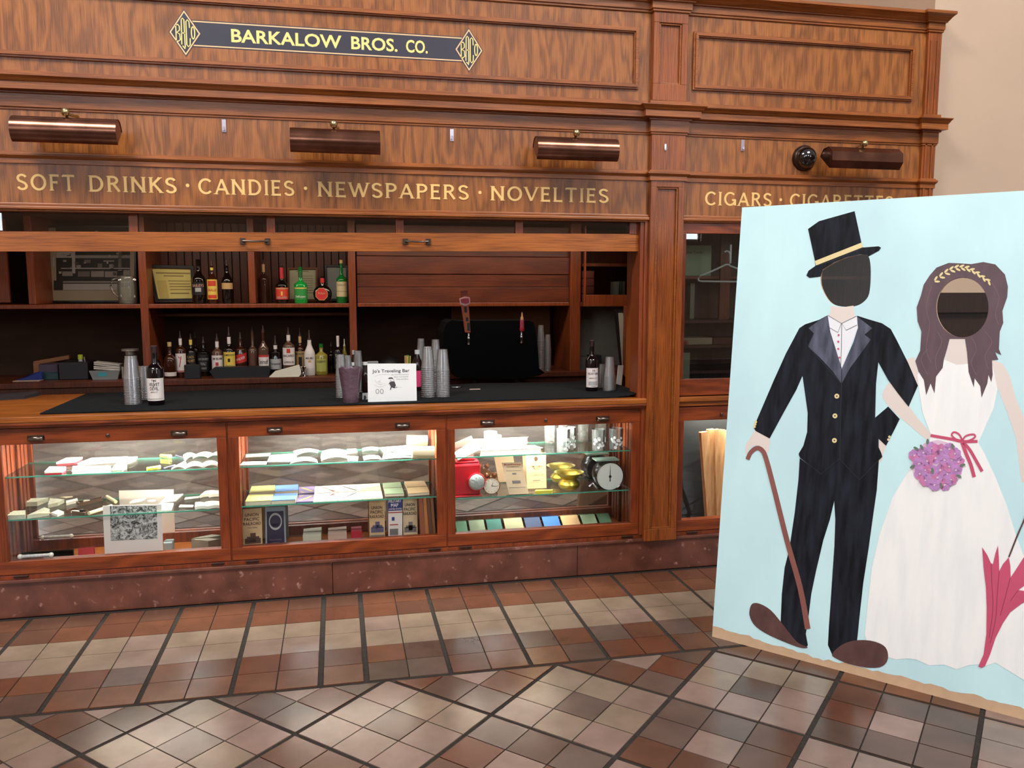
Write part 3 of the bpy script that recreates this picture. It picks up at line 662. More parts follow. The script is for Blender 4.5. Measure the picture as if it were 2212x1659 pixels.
# ================================================================ CUTOUT BOARD
BB = at(1538, 1375, -.8463); BB = Vector((1.5546, -.8463, 0)); BD = Vector((.6586, -.7525, 0)).normalized(); BN0 = Vector((.7525, .6586, 0)).normalized()
LEAN = math.radians(5.794); BU = Vector((0, 0, 1))*math.cos(LEAN)+BN0*math.sin(LEAN); BF = BU.cross(BD).normalized()
if BF.dot(CAM-BB) < 0: BF = -BF
def bpx(px, py, off=0):
    d = ray(px, py); t = (BB-CAM).dot(BF)/d.dot(BF); return CAM+d*t+BF*off
def bl(s, t, off=0): return BB+BD*s+BU*t+BF*off
A_ = lambda x, y: (1560+x/2.676, 380+y/2.676)
B_ = lambda x, y: (1530+x/2.513, 900+y/2.513)
def AP(*p): return [A_(p[i], p[i+1]) for i in range(0, len(p), 2)]
def BP(*p): return [B_(p[i], p[i+1]) for i in range(0, len(p), 2)]
board = thing('photo_cutout_board', tuple(BB), 'large pale blue board painted with a wedding couple, with two face holes', 'photo board')
BW_, BH_ = 1.22, 1.846
hole1 = smoothloop(AP(583, 540, 650, 500, 720, 472, 800, 455, 840, 460, 856, 500, 859, 590, 850, 680, 825, 722, 780, 750, 715, 757, 650, 745, 610, 712, 577, 650, 568, 600, 573, 560), 3)
hole2 = [A_(1389+151*math.cos(a*PI/20), 760+173*math.sin(a*PI/20)) for a in range(40)]
H1 = [bpx(*q) for q in hole1]; H2 = [bpx(*q) for q in hole2]
RAWW = mat('bare fibreboard', C(206, 172, 140), .7, noise=.06, nscale=30)
mb = MB(); mb.prism([bl(0, 0), bl(BW_, 0), bl(BW_, BH_), bl(0, BH_)], -BF*.014, 0, [H1, H2]); mb.build('board_panel', RAWW, board)
SKYB = mat('pale blue brushed paint', C(204, 240, 250), .6, noise=.09, nscale=3.2, stretch=(1, 1, .5), bump=.05)
PW = mat('white dress paint', C(250, 252, 254), .6, noise=.05, nscale=9, stretch=(3, 3, .4), bump=.1)
SUIT = mat('charcoal suit paint', C(26, 29, 38), .65, spec=.2, noise=.7, nscale=14, stretch=(3, 3, .35), bump=.1)
LAP = mat('grey lapel paint', C(84, 87, 104), .6, spec=.2, noise=.45, nscale=14, stretch=(3, 3, .5))
SKIN = mat('pale skin paint', C(232, 220, 214), .6); SHIRT = mat('white shirt paint', C(240, 242, 250), .6)
LINE = mat('dark outline paint', C(30, 32, 42), .6); HATB = mat('cream hat band paint', C(232, 214, 160), .6)
CANE = mat('red brown cane paint', C(142, 88, 80), .55, noise=.12, nscale=8); SHOE = mat('dark brown shoe paint', C(92, 62, 60), .55, noise=.25, nscale=12, stretch=(2, 2, 1))
HAIR = mat('mauve brown hair paint', C(96, 76, 84), .55, noise=.14, nscale=12, stretch=(3, 3, .5)); HAIRL = mat('light hair strand', C(122, 100, 108), .6)
PINK = mat('pink ribbon paint', C(206, 84, 118), .55, noise=.06, nscale=9); PINKD = mat('dark rose line', C(150, 58, 84), .6)
LIL = mat('lilac petal paint', C(192, 140, 200), .6, noise=.15, nscale=60); ROSE = mat('rose petal paint', C(208, 128, 178), .6, noise=.15, nscale=60)
LEAF = mat('grey green leaf paint', C(104, 124, 108), .6); PALEP = mat('pale pink wash', C(228, 200, 222), .6)
def paint(mb, pts, m, lay, holes=(), sm=0):
    if sm: pts = smoothloop(pts, sm)
    mb.sheet([bpx(*q) for q in pts], m, [[bpx(*q) for q in h] for h in holes], BF*(.0004*lay), face=BF)
def stroke(mb, pts, wpx, m, lay, sm=4):
    if sm and len(pts) > 2: pts = smoothloop(pts, sm, False)
    ribbon(mb, pts, wpx, lambda a, b: bpx(a, b, .0004*lay), m)
# background coat with wavy lower edge
wav = [.062, .055, .06, .05, .046, .05, .042, .036, .045, .05, .046, .05, .055, .05, .058, .05, .06, .052, .056, .05, .055]
rr_ = random.Random(5); edge = [bl(BW_*i/60, (wav[int(i/3)]*.8-.004)+rr_.uniform(-.003, .003), .0004) for i in range(61)]
mb = MB(); mb.sheet(edge+[bl(BW_, BH_, .0004), bl(0, BH_, .0004)], 0, [[q+BF*.0004 for q in H1], [q+BF*.0004 for q in H2]], face=BF); mb.build('painted_background', SKYB, board)
# groom
g = MB()
paint(g, AP(628, 752, 700, 759, 760, 750, 766, 800, 778, 815, 690, 856, 612, 815, 625, 790), 2, 2)
paint(g, AP(612, 805, 690, 850, 778, 808, 785, 880, 692, 1118, 622, 900), 3, 3)
paint(g, AP(610, 806, 560, 832, 480, 858, 447, 880, 370, 1025, 300, 1180, 182, 1455, 195, 1475, 275, 1518, 355, 1370, 430, 1235, 465, 1155, 480, 1260, 495, 1370, 492, 1480, 470, 1560, 443, 1605)+BP(493, 205, 500, 222, 612, 312, 712, 228, 822, 343, 945, 216, 940, 198, 925, 165)+AP(905, 1520, 885, 1397, 890, 1200, 903, 1077, 960, 1180, 1015, 1255, 1078, 1335, 1132, 1212, 1075, 1080, 1010, 950, 975, 885, 925, 852, 850, 830, 780, 808, 786, 880, 760, 960, 692, 1120, 660, 1010, 625, 900), 0, 4)
paint(g, AP(960, 1333, 1027, 1405, 990, 1480, 948, 1560, 905, 1520, 885, 1397), 0, 4)
paint(g, AP(610, 808, 560, 836, 500, 880, 532, 912, 497, 985, 560, 1045, 640, 1130, 690, 1200, 694, 1118, 660, 1010, 622, 900), 1, 5)
paint(g, AP(780, 812, 868, 880, 824, 918, 860, 946, 800, 1030, 740, 1110, 692, 1200, 690, 1118, 760, 960, 788, 870), 1, 5)
stroke(g, AP(692, 1118, 690, 1260, 684, 1400, 682, 1640), 1.6, 4, 6)
for L_ in (AP(612, 806, 690, 852, 670, 905, 612, 872), AP(778, 810, 692, 852, 718, 892, 780, 862), AP(692, 852, 690, 1000, 686, 1112)): stroke(g, L_, .9, 4, 6, 0)
for L_ in (BP(493, 205, 500, 222, 612, 312, 712, 228, 822, 343, 945, 216), AP(530, 912, 497, 985, 690, 1200), ): stroke(g, L_, 1.4, 4, 6, 0)
def disc(mb, c, r, m, lay, sq=1.0): paint(mb, [(c[0]+r*math.cos(k*PI/6), c[1]+r*sq*math.sin(k*PI/6)) for k in range(12)], m, lay)
for x, y in ((674, 920), (672, 958), (672, 1000), (679, 1050)): disc(g, A_(x, y), 2.2, 8, 7)
for x, y in ((664, 1273), (653, 1387), (650, 1529)): disc(g, A_(x, y), 5.4, 5, 7); disc(g, A_(x, y), 1.6, 4, 8)
for x, y in ((196, 1422), (192, 1436), (188, 1450), (968, 1508), (962, 1524)): disc(g, A_(x, y), 2.8, 5, 7)
paint(g, BP(262, 72, 330, 118, 330, 175, 318, 200, 300, 172, 262, 155, 225, 172, 205, 205, 203, 160, 235, 105), 2, 3, sm=3)
paint(g, BP(928, 120, 966, 160, 950, 200, 942, 240, 925, 250), 2, 3)
paint(g, BP(497, 225, 490, 340, 470, 520, 452, 640, 440, 720, 415, 820, 400, 960, 393, 1120, 480, 1222, 530, 1256, 541, 1240, 530, 1180, 545, 1080, 560, 960, 585, 840, 625, 670, 660, 560, 684, 458, 690, 560, 685, 700, 674, 860, 665, 1000, 655, 1140, 650, 1240, 672, 1290, 720, 1245, 808, 1215, 812, 1180, 822, 1080, 842, 900, 870, 720, 892, 560, 915, 400, 927, 230, 822, 343, 712, 228, 612, 312), 0, 3)
paint(g, AP(766, 204, 806, 388, 815, 414, 905, 407, 919, 415, 908, 432, 845, 466, 838, 457, 800, 453, 720, 470, 650, 498, 583, 540, 570, 582, 505, 590, 487, 576, 500, 548, 540, 520, 537, 492, 497, 307, 560, 262), 0, 4)
paint(g, AP(537, 492, 806, 386, 815, 412, 543, 518), 5, 5)
stroke(g, AP(540, 520, 640, 490, 815, 416), 1.6, 4, 5)
paint(g, BP(240, 1015, 225, 1050, 228, 1090, 260, 1140, 340, 1190, 480, 1248, 530, 1256, 536, 1248, 480, 1220, 400, 1120, 340, 1050, 280, 1015), 7, 5, sm=3)
paint(g, BP(672, 1290, 720, 1242, 790, 1215, 880, 1215, 950, 1240, 975, 1280, 970, 1330, 930, 1360, 850, 1360, 760, 1340, 700, 1315), 7, 5, sm=3)
cp = smoothloop(BP(214, 232, 230, 196, 262, 171, 292, 182, 315, 230, 360, 400, 430, 680, 500, 930, 541, 1152), 5, False)
ribbon(g, cp, [9+3*i/len(cp) for i in range(len(cp))], lambda a, b: bpx(a, b, .0004*6), 6)
g.build('painted_groom', [SUIT, LAP, SKIN, SHIRT, LINE, HATB, CANE, SHOE, PINK], board, label='painted man in top hat, dark suit and brown shoes holding a cane')
# bride
b = MB()
paint(b, AP(1110, 1045, 1132, 1130, 1150, 1200, 1132, 1212, 1085, 1110, 1068, 1062), 0, 2)
paint(b, AP(972, 1190, 935, 1240, 932, 1290, 1000, 1370, 1100, 1455, 1185, 1525, 1207, 1490, 1130, 1400, 1060, 1300, 1000, 1215), 0, 2, sm=2)
paint(b, AP(1318, 936, 1400, 936, 1416, 1020, 1426, 1092, 1360, 1096, 1283, 1066, 1300, 1000), 0, 2)
paint(b, AP(1562, 1063, 1620, 1085, 1660, 1150, 1700, 1290, 1745, 1400)+[(2222, 905), (2222, 1045), (2206, 1040), (2200, 990)]+AP(1700, 1520, 1650, 1370, 1590, 1220, 1560, 1130), 0, 2)
paint(b, AP(1270, 1100, 1284, 1062, 1355, 1092, 1424, 1086, 1440, 1130, 1560, 1090, 1592, 1230, 1570, 1340, 1500, 1500)+BP(1465, 140, 1500, 200, 1560, 330, 1620, 480, 1670, 640, 1714, 760, 1760, 900, 1760, 1470, 1714, 1430, 1560, 1335, 1500, 1355, 1480, 1342, 1410, 1350, 1350, 1372, 1280, 1345, 1200, 1350, 1130, 1318, 1080, 1312, 1020, 1318, 960, 1300, 870, 1250, 850, 1180, 868, 1000, 888, 820, 930, 640, 1000, 440, 1090, 290, 1200, 150)+AP(1205, 1490, 1160, 1370, 1140, 1250, 1128, 1150, 1150, 1110), 1, 3)
hair = AP(1200, 575, 1240, 530, 1310, 503, 1380, 506, 1440, 510, 1510, 498, 1580, 512, 1635, 570, 1652, 640, 1648, 700, 1620, 780, 1625, 850, 1605, 900, 1600, 1000, 1614, 1036, 1578, 1018, 1597, 1062, 1560, 1066, 1564, 1150, 1556, 1192, 1540, 1150, 1533, 1200, 1500, 1282, 1492, 1215, 1460, 1170, 1455, 1222, 1425, 1135, 1416, 1020, 1404, 942, 1315, 942, 1300, 1000, 1282, 1060, 1275, 1110, 1237, 1160, 1228, 1257, 1205, 1200, 1180, 1267, 1166, 1180, 1135, 1130, 1117, 1070, 1145, 1010, 1152, 900, 1130, 840, 1125, 760, 1150, 690, 1165, 630)
paint(b, hair, 2, 4, [hole2], 0)
for L_ in (AP(1210, 640, 1180, 760, 1200, 860, 1180, 1000, 1210, 1080), AP(1245, 900, 1270, 960, 1235, 1050, 1240, 1120), AP(1560, 620, 1600, 700, 1580, 800, 1600, 860), AP(1520, 900, 1560, 960, 1520, 1040, 1540, 1120), AP(1440, 930, 1470, 1000, 1440, 1080, 1470, 1150), AP(1190, 1000, 1150, 1060, 1190, 1150)): stroke(b, L_, 1.1, 3, 5)
for k in range(11):
    t = k/10; x = 1240+300*t; y = 608-72*math.sin(PI*min(1, t*1.05))-6+ (8 if t > .9 else 0)
    for s_ in (-1, 1): 
        c = A_(x+4*s_, y+9*s_); an = (-.5+1.2*t)+s_*.5
        paint(b, [(c[0]+6.2*math.cos(q*PI/4)*math.cos(an)-2.4*math.sin(q*PI/4)*math.sin(an), c[1]+6.2*math.cos(q*PI/4)*math.sin(an)+2.4*math.sin(q*PI/4)*math.cos(an)) for q in range(8)], 4, 6)
stroke(b, BP(1207, 102, 1320, 122, 1380, 135, 1462, 134), 6.5, 5, 5)
stroke(b, BP(1378, 130, 1345, 122, 1322, 100, 1335, 84, 1362, 96, 1380, 130), 4, 5, 6); stroke(b, BP(1380, 128, 1400, 104, 1440, 96, 1448, 112, 1415, 130, 1384, 132), 4, 5, 6)
stroke(b, BP(1378, 140, 1400, 200, 1425, 260, 1444, 328), 8, 5, 6); stroke(b, BP(1385, 140, 1420, 180, 1455, 240, 1487, 297), 7, 5, 6)
rf = random.Random(11)
disc(b, B_(1245, 262), 57, 8, 6, .95)
fl_ = [(1120, 210), (1170, 195), (1215, 170), (1265, 180), (1310, 175), (1340, 200), (1360, 245), (1345, 290), (1320, 340), (1285, 370), (1230, 370), (1180, 345), (1150, 310), (1145, 255), (1190, 240), (1235, 225), (1285, 235), (1310, 270), (1260, 290), (1210, 290), (1180, 290), (1245, 330), (1300, 310)]
for k, (x, y) in enumerate(fl_):
    c = B_(x, y)
    for q in range(7): disc(b, (c[0]+8*math.cos(q*.9+k), c[1]+8*math.sin(q*.9+k)), 5.6, 6 if (k+q//4) % 3 else 7, 7+(k % 3)*3+q % 3)
    disc(b, c, 2, 8, 18)
for (x, y, an) in ((1192, 135, 1.7), (1160, 165, 1.1), (1130, 172, .5), (1328, 160, 1.4), (1382, 262, -.2), (1110, 270, -.6), (1362, 322, .5), (1218, 292, 1.5), (1265, 372, 1.4)):
    c = B_(x, y); paint(b, [(c[0]+6.5*math.cos(q*PI/4)*math.cos(an)-3*math.sin(q*PI/4)*math.sin(an), c[1]+6.5*math.cos(q*PI/4)*math.sin(an)+3*math.sin(q*PI/4)*math.cos(an)) for q in range(8)], 9, 19)
paint(b, BP(1487, 708, 1515, 750, 1535, 795, 1546, 800, 1560, 740, 1573, 698, 1578, 770, 1580, 838, 1600, 800, 1632, 763, 1640, 810, 1642, 872, 1670, 830, 1714, 762, 1750, 740, 1750, 880, 1714, 918, 1682, 940, 1714, 945, 1750, 925, 1750, 985, 1700, 1015, 1640, 1060, 1600, 1120, 1560, 1200, 1530, 1290, 1503, 1352, 1483, 1362, 1466, 1356, 1495, 1290, 1510, 1180, 1512, 1040, 1508, 930, 1495, 820), 5, 7)
for L_ in (BP(1536, 800, 1540, 900, 1545, 1050, 1525, 1200), BP(1580, 840, 1570, 960, 1560, 1100, 1530, 1230), BP(1640, 875, 1610, 990, 1585, 1080), BP(1682, 942, 1640, 1000)): stroke(b, L_, 1.3, 10, 8)
stroke(b, BP(1740, 480, 1714, 562, 1680, 640, 1632, 762), 3.4, 11, 8)
b.build('painted_bride', [SKIN, PW, HAIR, HAIRL, HATB, PINK, LIL, ROSE, PALEP, LEAF, PINKD, SHOE], board, label='painted woman in white dress with bouquet and closed pink parasol')
mb = MB(); mb.box(-.02, .02, -.02, .02, 0, 1); mb.v = []; mb.f = []; mb.m = []
st = bl(.6, .9, -.014); ft = Vector((st.x+.34*BN0.x, st.y+.34*BN0.y, .0)); mb.tube([st, ft], .014, 6); mb.build('rear_prop', RAWW, board)
# ================================================================ helpers for small things
DUM = {}
def lin(c, k): return tuple(min(1, q*k) for q in c[:3])+(1,)
def cyl_label(mb, c, r, z0, z1, half, m, seg=10, off=.0006, tilt=0):
    o = len(mb.v)
    for z in (z0, z1):
        for k in range(seg+1):
            a = -PI/2-half+2*half*k/seg; zz = z+tilt*(k/seg-.5); mb.v.append(Vector((c[0]+(r+off)*math.cos(a), c[1]+(r+off)*math.sin(a), zz)))
    for k in range(seg): mb.face((o+k, o+k+1, o+seg+1+k+1, o+seg+1+k), m)
def cyl_text(mb, s, c, r, z0, z1, half, m, tilt=0, bold=.01):
    def wp(x, y):
        a = -PI/2+x/r; return Vector((c[0]+(r+.0013)*math.cos(a), c[1]+(r+.0013)*math.sin(a), y+tilt*x/(2*half*r)))
    w_ = half*r; add_text(mb, s, (0, 0, 0), (1, 0, 0), (0, 0, 1), -w_, w_, z0, z1, m, bold=bold, warp=wp)
def gm(n, col, rough=.08): return mat('bottle glass '+n, col, rough, coat=.3)
def lm(n, col): return mat('label '+n, col, .6)
INK = mat('black print', C(24, 22, 24), .6); 
def bottle(px, top, wpx, y, z0, name, gcol, label, lab=None, cap=None, neck=None, hb=.56, hs=.70, hn=.86, rn=.3, txt=(), clear=False, base=None, xx=None, cat='bottle', group=None, sq=1, tiltl=0):
    """lathe bottle with label, neck wrap and pourer or cap; heights as fractions"""
    p = at(px, top, y); x = p.x if xx is None else xx; H = p.z-z0; r = wpx*depth(p)/FPX/2
    t = thing(name, (x, y, z0), label, cat, group)
    c = (x, y); R_ = r*rn
    prof = [(.0005, z0+.003), (r*.9, z0), (r, z0+.008), (r, z0+H*hb)]
    for k in range(1, 7): f = k/6; prof.append((R_+(r-R_)*(.5+.5*math.cos(PI*f)), z0+H*(hb+(hs-hb)*f)))
    prof += [(R_, z0+H*hn), (.0005, z0+H*hn)]
    mb = MB(); mb.lathe([(a, b-0) for a, b in prof], (x, y, 0), 22); mb.build('bottle_body', gcol, t, smooth=True)
    if lab:
        a0, a1, half, col = lab; mb = MB(); ms = [col]
        cyl_label(mb, c, r, z0+H*a0, z0+H*a1, half, 0, tilt=tiltl)
        for (s, b0, b1, hw, ic) in txt:
            if ic not in ms: ms.append(ic)
            if s == '#': cyl_label(mb, c, r, z0+H*b0, z0+H*b1, hw, ms.index(ic), off=.001, tilt=tiltl)
            else: cyl_text(mb, s, c, r, z0+H*b0, z0+H*b1, hw, ms.index(ic), tilt=tiltl)
        mb.build('label', ms, t)
    if neck: mb = MB(); mb.lathe([(R_*1.04, z0+H*(neck[0])), (R_*1.08, z0+H*neck[1])], (x, y, 0), 16); mb.build('neck_wrap', neck[2], t, smooth=True)
    if cap:
        kind, col = cap; mb = MB()
        if kind == 'pour': mb.lathe([(R_*.9, z0+H*hn), (R_*.95, z0+H*(hn+.02)), (R_*.5, z0+H*(hn+.05)), (R_*.34, z0+H), (.0005, z0+H)], (x, y, 0), 14)
        else: mb.lathe([(R_*1.12, z0+H*(hn-.02)), (R_*1.12, z0+H*.995), (R_*.95, z0+H), (.0005, z0+H)], (x, y, 0), 16)
        mb.build('pourer' if kind == 'pour' else 'cap', col, t, smooth=True)
    return t
c4 = lambda x, y: (300+x/4.424, 540+y/4.424)
DKG = gm('near black', C(20, 12, 10)); AMB = gm('amber', C(58, 26, 14)); CLRG = gm('clear dim', C(88, 62, 50)); GRN = gm('green', C(20, 104, 40)); GRN2 = gm('bright green', C(24, 150, 60)); YEL = gm('pale gold liquid', C(140, 130, 50)); WGL = mat('white glazed bottle', C(216, 208, 204), .25)
LW, LC, LR, LY, LB_ = lm('white', C(226, 216, 212)), lm('cream', C(196, 182, 140)), lm('red', C(196, 44, 40)), lm('yellow', C(226, 196, 84)), lm('black', C(22, 20, 22))
LO = lm('orange red', C(206, 62, 40)); LBG = lm('beige', C(196, 160, 108)); LGR = lm('grey', C(168, 168, 168)); GREY = mat('grey print', C(120, 112, 112), .6); REDI = mat('red print', C(170, 40, 44), .6)
POUR = mat('dark pourer', C(52, 30, 24), .4)
ZC, ZS = .9355, 1.3985
LO_ = [  # x, top, width, y, glass, label(range, half, mat), cap, neck, texts, description, shape
 (160, 960, 75, 1.50, DKG, (.2, .55, .9, LBG), None, None, (), 'small dark beige-labelled bottle at the left end of the lower row', {}),
 (290, 880, 112, 1.47, AMB, (.06, .17, 1.3, LW), ('cap', LBG), None, (), 'squat amber bottle with a thin white base label in the lower row', dict(hb=.5, hs=.72, hn=.9)),
 (390, 775, 95, 1.50, AMB, (.12, .52, 1.3, LW), ('pour', POUR), (.7, .84, LW), (('7', .22, .46, .28, REDI), ('#', .13, .15, 1.2, REDI)), 'bottle with white label bearing a big red seven', dict(hb=.58, hs=.7, hn=.84)),
 (490, 800, 92, 1.55, DKG, (.26, .56, 1.2, LB_), ('pour', POUR), (.74, .86, LY), (('BLACK', .43, .49, .7, LBG), ('VELVET', .34, .4, .8, LBG), ('#', .27, .29, 1.2, LGR)), 'black bottle with gold lettered black label and yellow neck band', {}),
 (535, 785, 60, 1.66, DKG, None, ('pour', POUR), None, (), 'plain dark bottle standing behind the black-labelled ones', {}),
 (612, 830, 112, 1.55, DKG, (.12, .56, 1.3, LB_), ('pour', POUR), None, (("JACK DANIEL'S", .4, .47, .9, LGR), ('Old No.7', .28, .36, .5, LGR), ('WHISKEY', .18, .23, .6, LGR)), 'square-shouldered bottle with black label and white print', dict(hb=.6, hs=.66, hn=.84)),
 (742, 800, 105, 1.50, CLRG, (.1, .5, 1.35, LW), ('pour', POUR), (.68, .82, LW), (('JIM BEAM', .38, .45, .9, INK), ('#', .26, .34, .25, REDI), ('BOURBON', .14, .19, .7, GREY)), 'bottle with white label, red seal and black bourbon lettering', dict(hb=.56, hs=.68)),
 (855, 735, 105, 1.48, DKG, (.14, .5, 1.35, LY), ('pour', POUR), (.66, .8, LW), (('JAMESON', .41, .46, 1.0, INK), ('#', .3, .37, .2, INK), ('WHISKEY', .2, .24, .6, GREY)), 'tall dark bottle with yellow label and small black crest', dict(hb=.52, hs=.66, hn=.82)),
 (965, 785, 112, 1.52, AMB, (.3, .5, 1.3, LR), ('pour', POUR), None, (('WALKER', .37, .43, .8, LW),), 'amber bottle with a slanted red label', dict(hb=.6, hs=.68, hn=.84, tiltl=.02)),
 (1080, 730, 90, 1.55, CLRG, (.1, .46, 1.2, lm('brown clear', C(96, 60, 46))), ('pour', POUR), None, (), 'brownish clear bottle with no bright label between the red and white labelled ones', dict(hb=.5, hs=.62, hn=.9)),
 (1183, 720, 95, 1.47, CLRG, (.1, .42, 1.35, LW), ('pour', POUR), (.64, .86, AMB), (('#', .38, .42, 1.25, LR), ('Smirnoff', .24, .33, .9, INK), ('VODKA', .13, .19, .5, INK)), 'clear bottle with white label, red stripe and script word', dict(hb=.52, hs=.7, hn=.88)),
 (1300, 818, 112, 1.50, DKG, (.16, .42, 1.35, LGR), ('pour', POUR), (.66, .76, LW), (('Tanqueray', .26, .33, .9, INK),), 'black bottle with a wide grey white label near the right of the row', dict(hb=.58, hs=.64, hn=.78)),
 (1425, 738, 112, 1.48, CLRG, (.22, .58, 1.35, LW), ('pour', POUR), (.72, .84, LW), (('BACARDI', .39, .44, 1.0, INK), ('#', .47, .56, .3, LR), ('SUPERIOR', .26, .3, .9, INK)), 'clear bottle with white rum label and round red emblem', dict(hb=.6, hs=.72, hn=.84)),
 (1535, 745, 90, 1.54, AMB, (.14, .5, 1.35, LBG), ('pour', POUR), (.68, .82, LBG), (('#', .18, .38, .35, INK), ('MORGAN', .42, .47, .9, INK)), 'bottle with a tan label showing a dark standing figure', dict(hb=.52, hs=.68, hn=.82)),
 (1625, 765, 104, 1.46, WGL, (.16, .44, 1.0, LW), ('pour', POUR), None, (('MALIBU', .36, .41, .7, INK), ('#', .29, .34, .25, LBG)), 'white opaque bottle with rounded shoulders', dict(hb=.45, hs=.72, hn=.78, rn=.36)),
 (1740, 895, 118, 1.47, YEL, (.12, .52, .9, lm('yellow green', C(168, 168, 84))), ('cap', GRN), None, (('CUERVO', .4, .47, .7, INK),), 'squat yellow green bottle with a green cap beside the white bottle', dict(hb=.62, hs=.76, hn=.9)),
 (1835, 880, 70, 1.6, DKG, None, ('pour', POUR), None, (), 'dark bottle in shadow near the right post', {}),
 (1900, 820, 84, 1.48, DKG, (.15, .58, 1.2, LB_), ('cap', LW), (.72, .95, LW), (('SKYY', .45, .53, .6, LW), ('RUM', .3, .42, .5, LW), ('#', .16, .26, .6, LGR)), 'narrow dark bottle with white neck beside the right post', dict(hb=.62, hs=.72, hn=.94)),
 (1962, 850, 75, 1.5, YEL, None, ('pour', LW), None, (), 'pale gold bottle with white pourer right beside the post', dict(hb=.4, hs=.75, hn=.8)),
]
for (x, tp, wd, y, gc_, lb, cp_, nk, tx, ds, kw) in LO_:
    q = c4(x, tp); bottle(q[0], q[1], wd/4.424, y, ZC, 'liquor_bottle', gc_, ds, lb, cp_, nk, txt=tx, group='liquor bottles on the back counter', **kw)
UP_ = [
 (562, 90, 122, 1.47, DKG, (.2, .48, 1.2, LB_), ('cap', DKG), None, (('BAILEYS', .38, .44, .9, lm('pale rose', C(200, 150, 140))), ('#', .27, .36, .45, LGR)), 'black bottle with pale oval picture label beside the yellow certificate', dict(hb=.55, hs=.76, hn=.88)),
 (692, 92, 95, 1.46, AMB, (.1, .55, 1.3, LY), ('pour', POUR), (.76, .82, LY), (('#', .4, .52, .8, LO), ('KAHLUA', .28, .34, .9, LR), ('#', .12, .2, .9, LO)), 'amber bottle with bright yellow and orange label on the upper shelf', dict(hb=.5, hs=.72)),
 (836, 92, 104, 1.48, DKG, (.33, .47, 1.3, LBG), ('pour', POUR), None, (), 'black bottle with a beige shoulder band, third on the upper left shelf', dict(hb=.5, hs=.74)),
 (1186, 95, 92, 1.55, gm('dim brown', C(60, 34, 26)), None, ('pour', POUR), (.72, .9, LBG), (), 'clear brownish bottle with pale neck, just right of the upper divider', dict(hb=.55, hs=.7, hn=.9)),
 (1360, 130, 118, 1.47, DKG, (.1, .4, 1.35, LO), ('pour', POUR), (.62, .9, lm('bright red', C(190, 40, 50))), (('DEKUYPER', .12, .17, .9, LGR), ('#', .2, .3, .12, LY), ('#', .36, .385, 1.2, LBG)), 'bottle with square red label and red neck on the upper shelf', dict(hb=.45, hs=.6, hn=.9)),
 (1540, 160, 124, 1.45, GRN2, (.1, .45, 1.2, lm('green', C(40, 140, 60))), ('cap', GRN), (.7, .86, lm('dark green', C(30, 90, 40))), (('DeKuyper', .14, .22, .8, LW), ('#', .4, .43, 1.1, LY)), 'bright green bottle in front of a small gold-framed certificate', dict(hb=.5, hs=.64, hn=.9)),
 (1932, 95, 100, 1.46, GRN, (.15, .5, 1.3, LC), ('cap', LBG), None, (('GLENLIVET', .4, .44, .9, GREY), ('#', .27, .28, 1.2, GREY)), 'green whisky bottle with cream label at the right end of the upper shelf', dict(hb=.53, hs=.68, hn=.94)),
]
for (x, tp, wd, y, gc_, lb, cp_, nk, tx, ds, kw) in UP_:
    q = c4(x, tp); bottle(q[0], q[1], wd/4.424, y, ZS, 'liquor_bottle', gc_, ds, lb, cp_, nk, txt=tx, group='bottles on the upper shelf', **kw)
# round flask with red octagon
q0 = at(*c4(1755, 400), 1.47); rF = 88/4.424*depth(q0)/FPX
t = thing('liquor_bottle', (q0.x, 1.47, ZS), 'round flat dark flask with a red octagonal label on the upper shelf', 'bottle', 'bottles on the upper shelf')
mb = MB(); mb.ball((q0.x, 1.47, ZS+rF*1.0), rF, 0, 24); mb.v = [Vector((v.x, 1.47+(v.y-1.47)*.45, v.z)) for v in mb.v]; mb.lathe([(rF*.28, ZS+rF*1.9), (rF*.2, ZS+rF*2.15), (rF*.2, ZS+rF*2.9), (.0005, ZS+rF*2.9)], (q0.x, 1.47, 0), 16); mb.build('bottle_body', DKG, t, smooth=True)
mb = MB(); yy = 1.47-rF*.46
for (k, m, o) in ((.72, 1, 0), (.66, 0, .0006)): mb.sheet([(q0.x-rF*.1+rF*k*math.cos((i+.5)*PI/4)*.95, yy-.001-o, ZS+rF*.98+rF*k*math.sin((i+.5)*PI/4)) for i in range(8)], m, face=(0, -1, 0))
add_text(mb, 'Adam', (q0.x-rF*.1, yy-.0025, ZS+rF), (1, 0, 0), (0, 0, 1), -rF*.4, rF*.4, -.002, .012, 1)
mb.build('label', [LR, LBG], t)
mb = MB(); mb.lathe([(rF*.23, ZS+rF*2.2), (rF*.23, ZS+rF*2.7)], (q0.x, 1.47, 0), 16); mb.build('neck_wrap', LR, t, smooth=True)
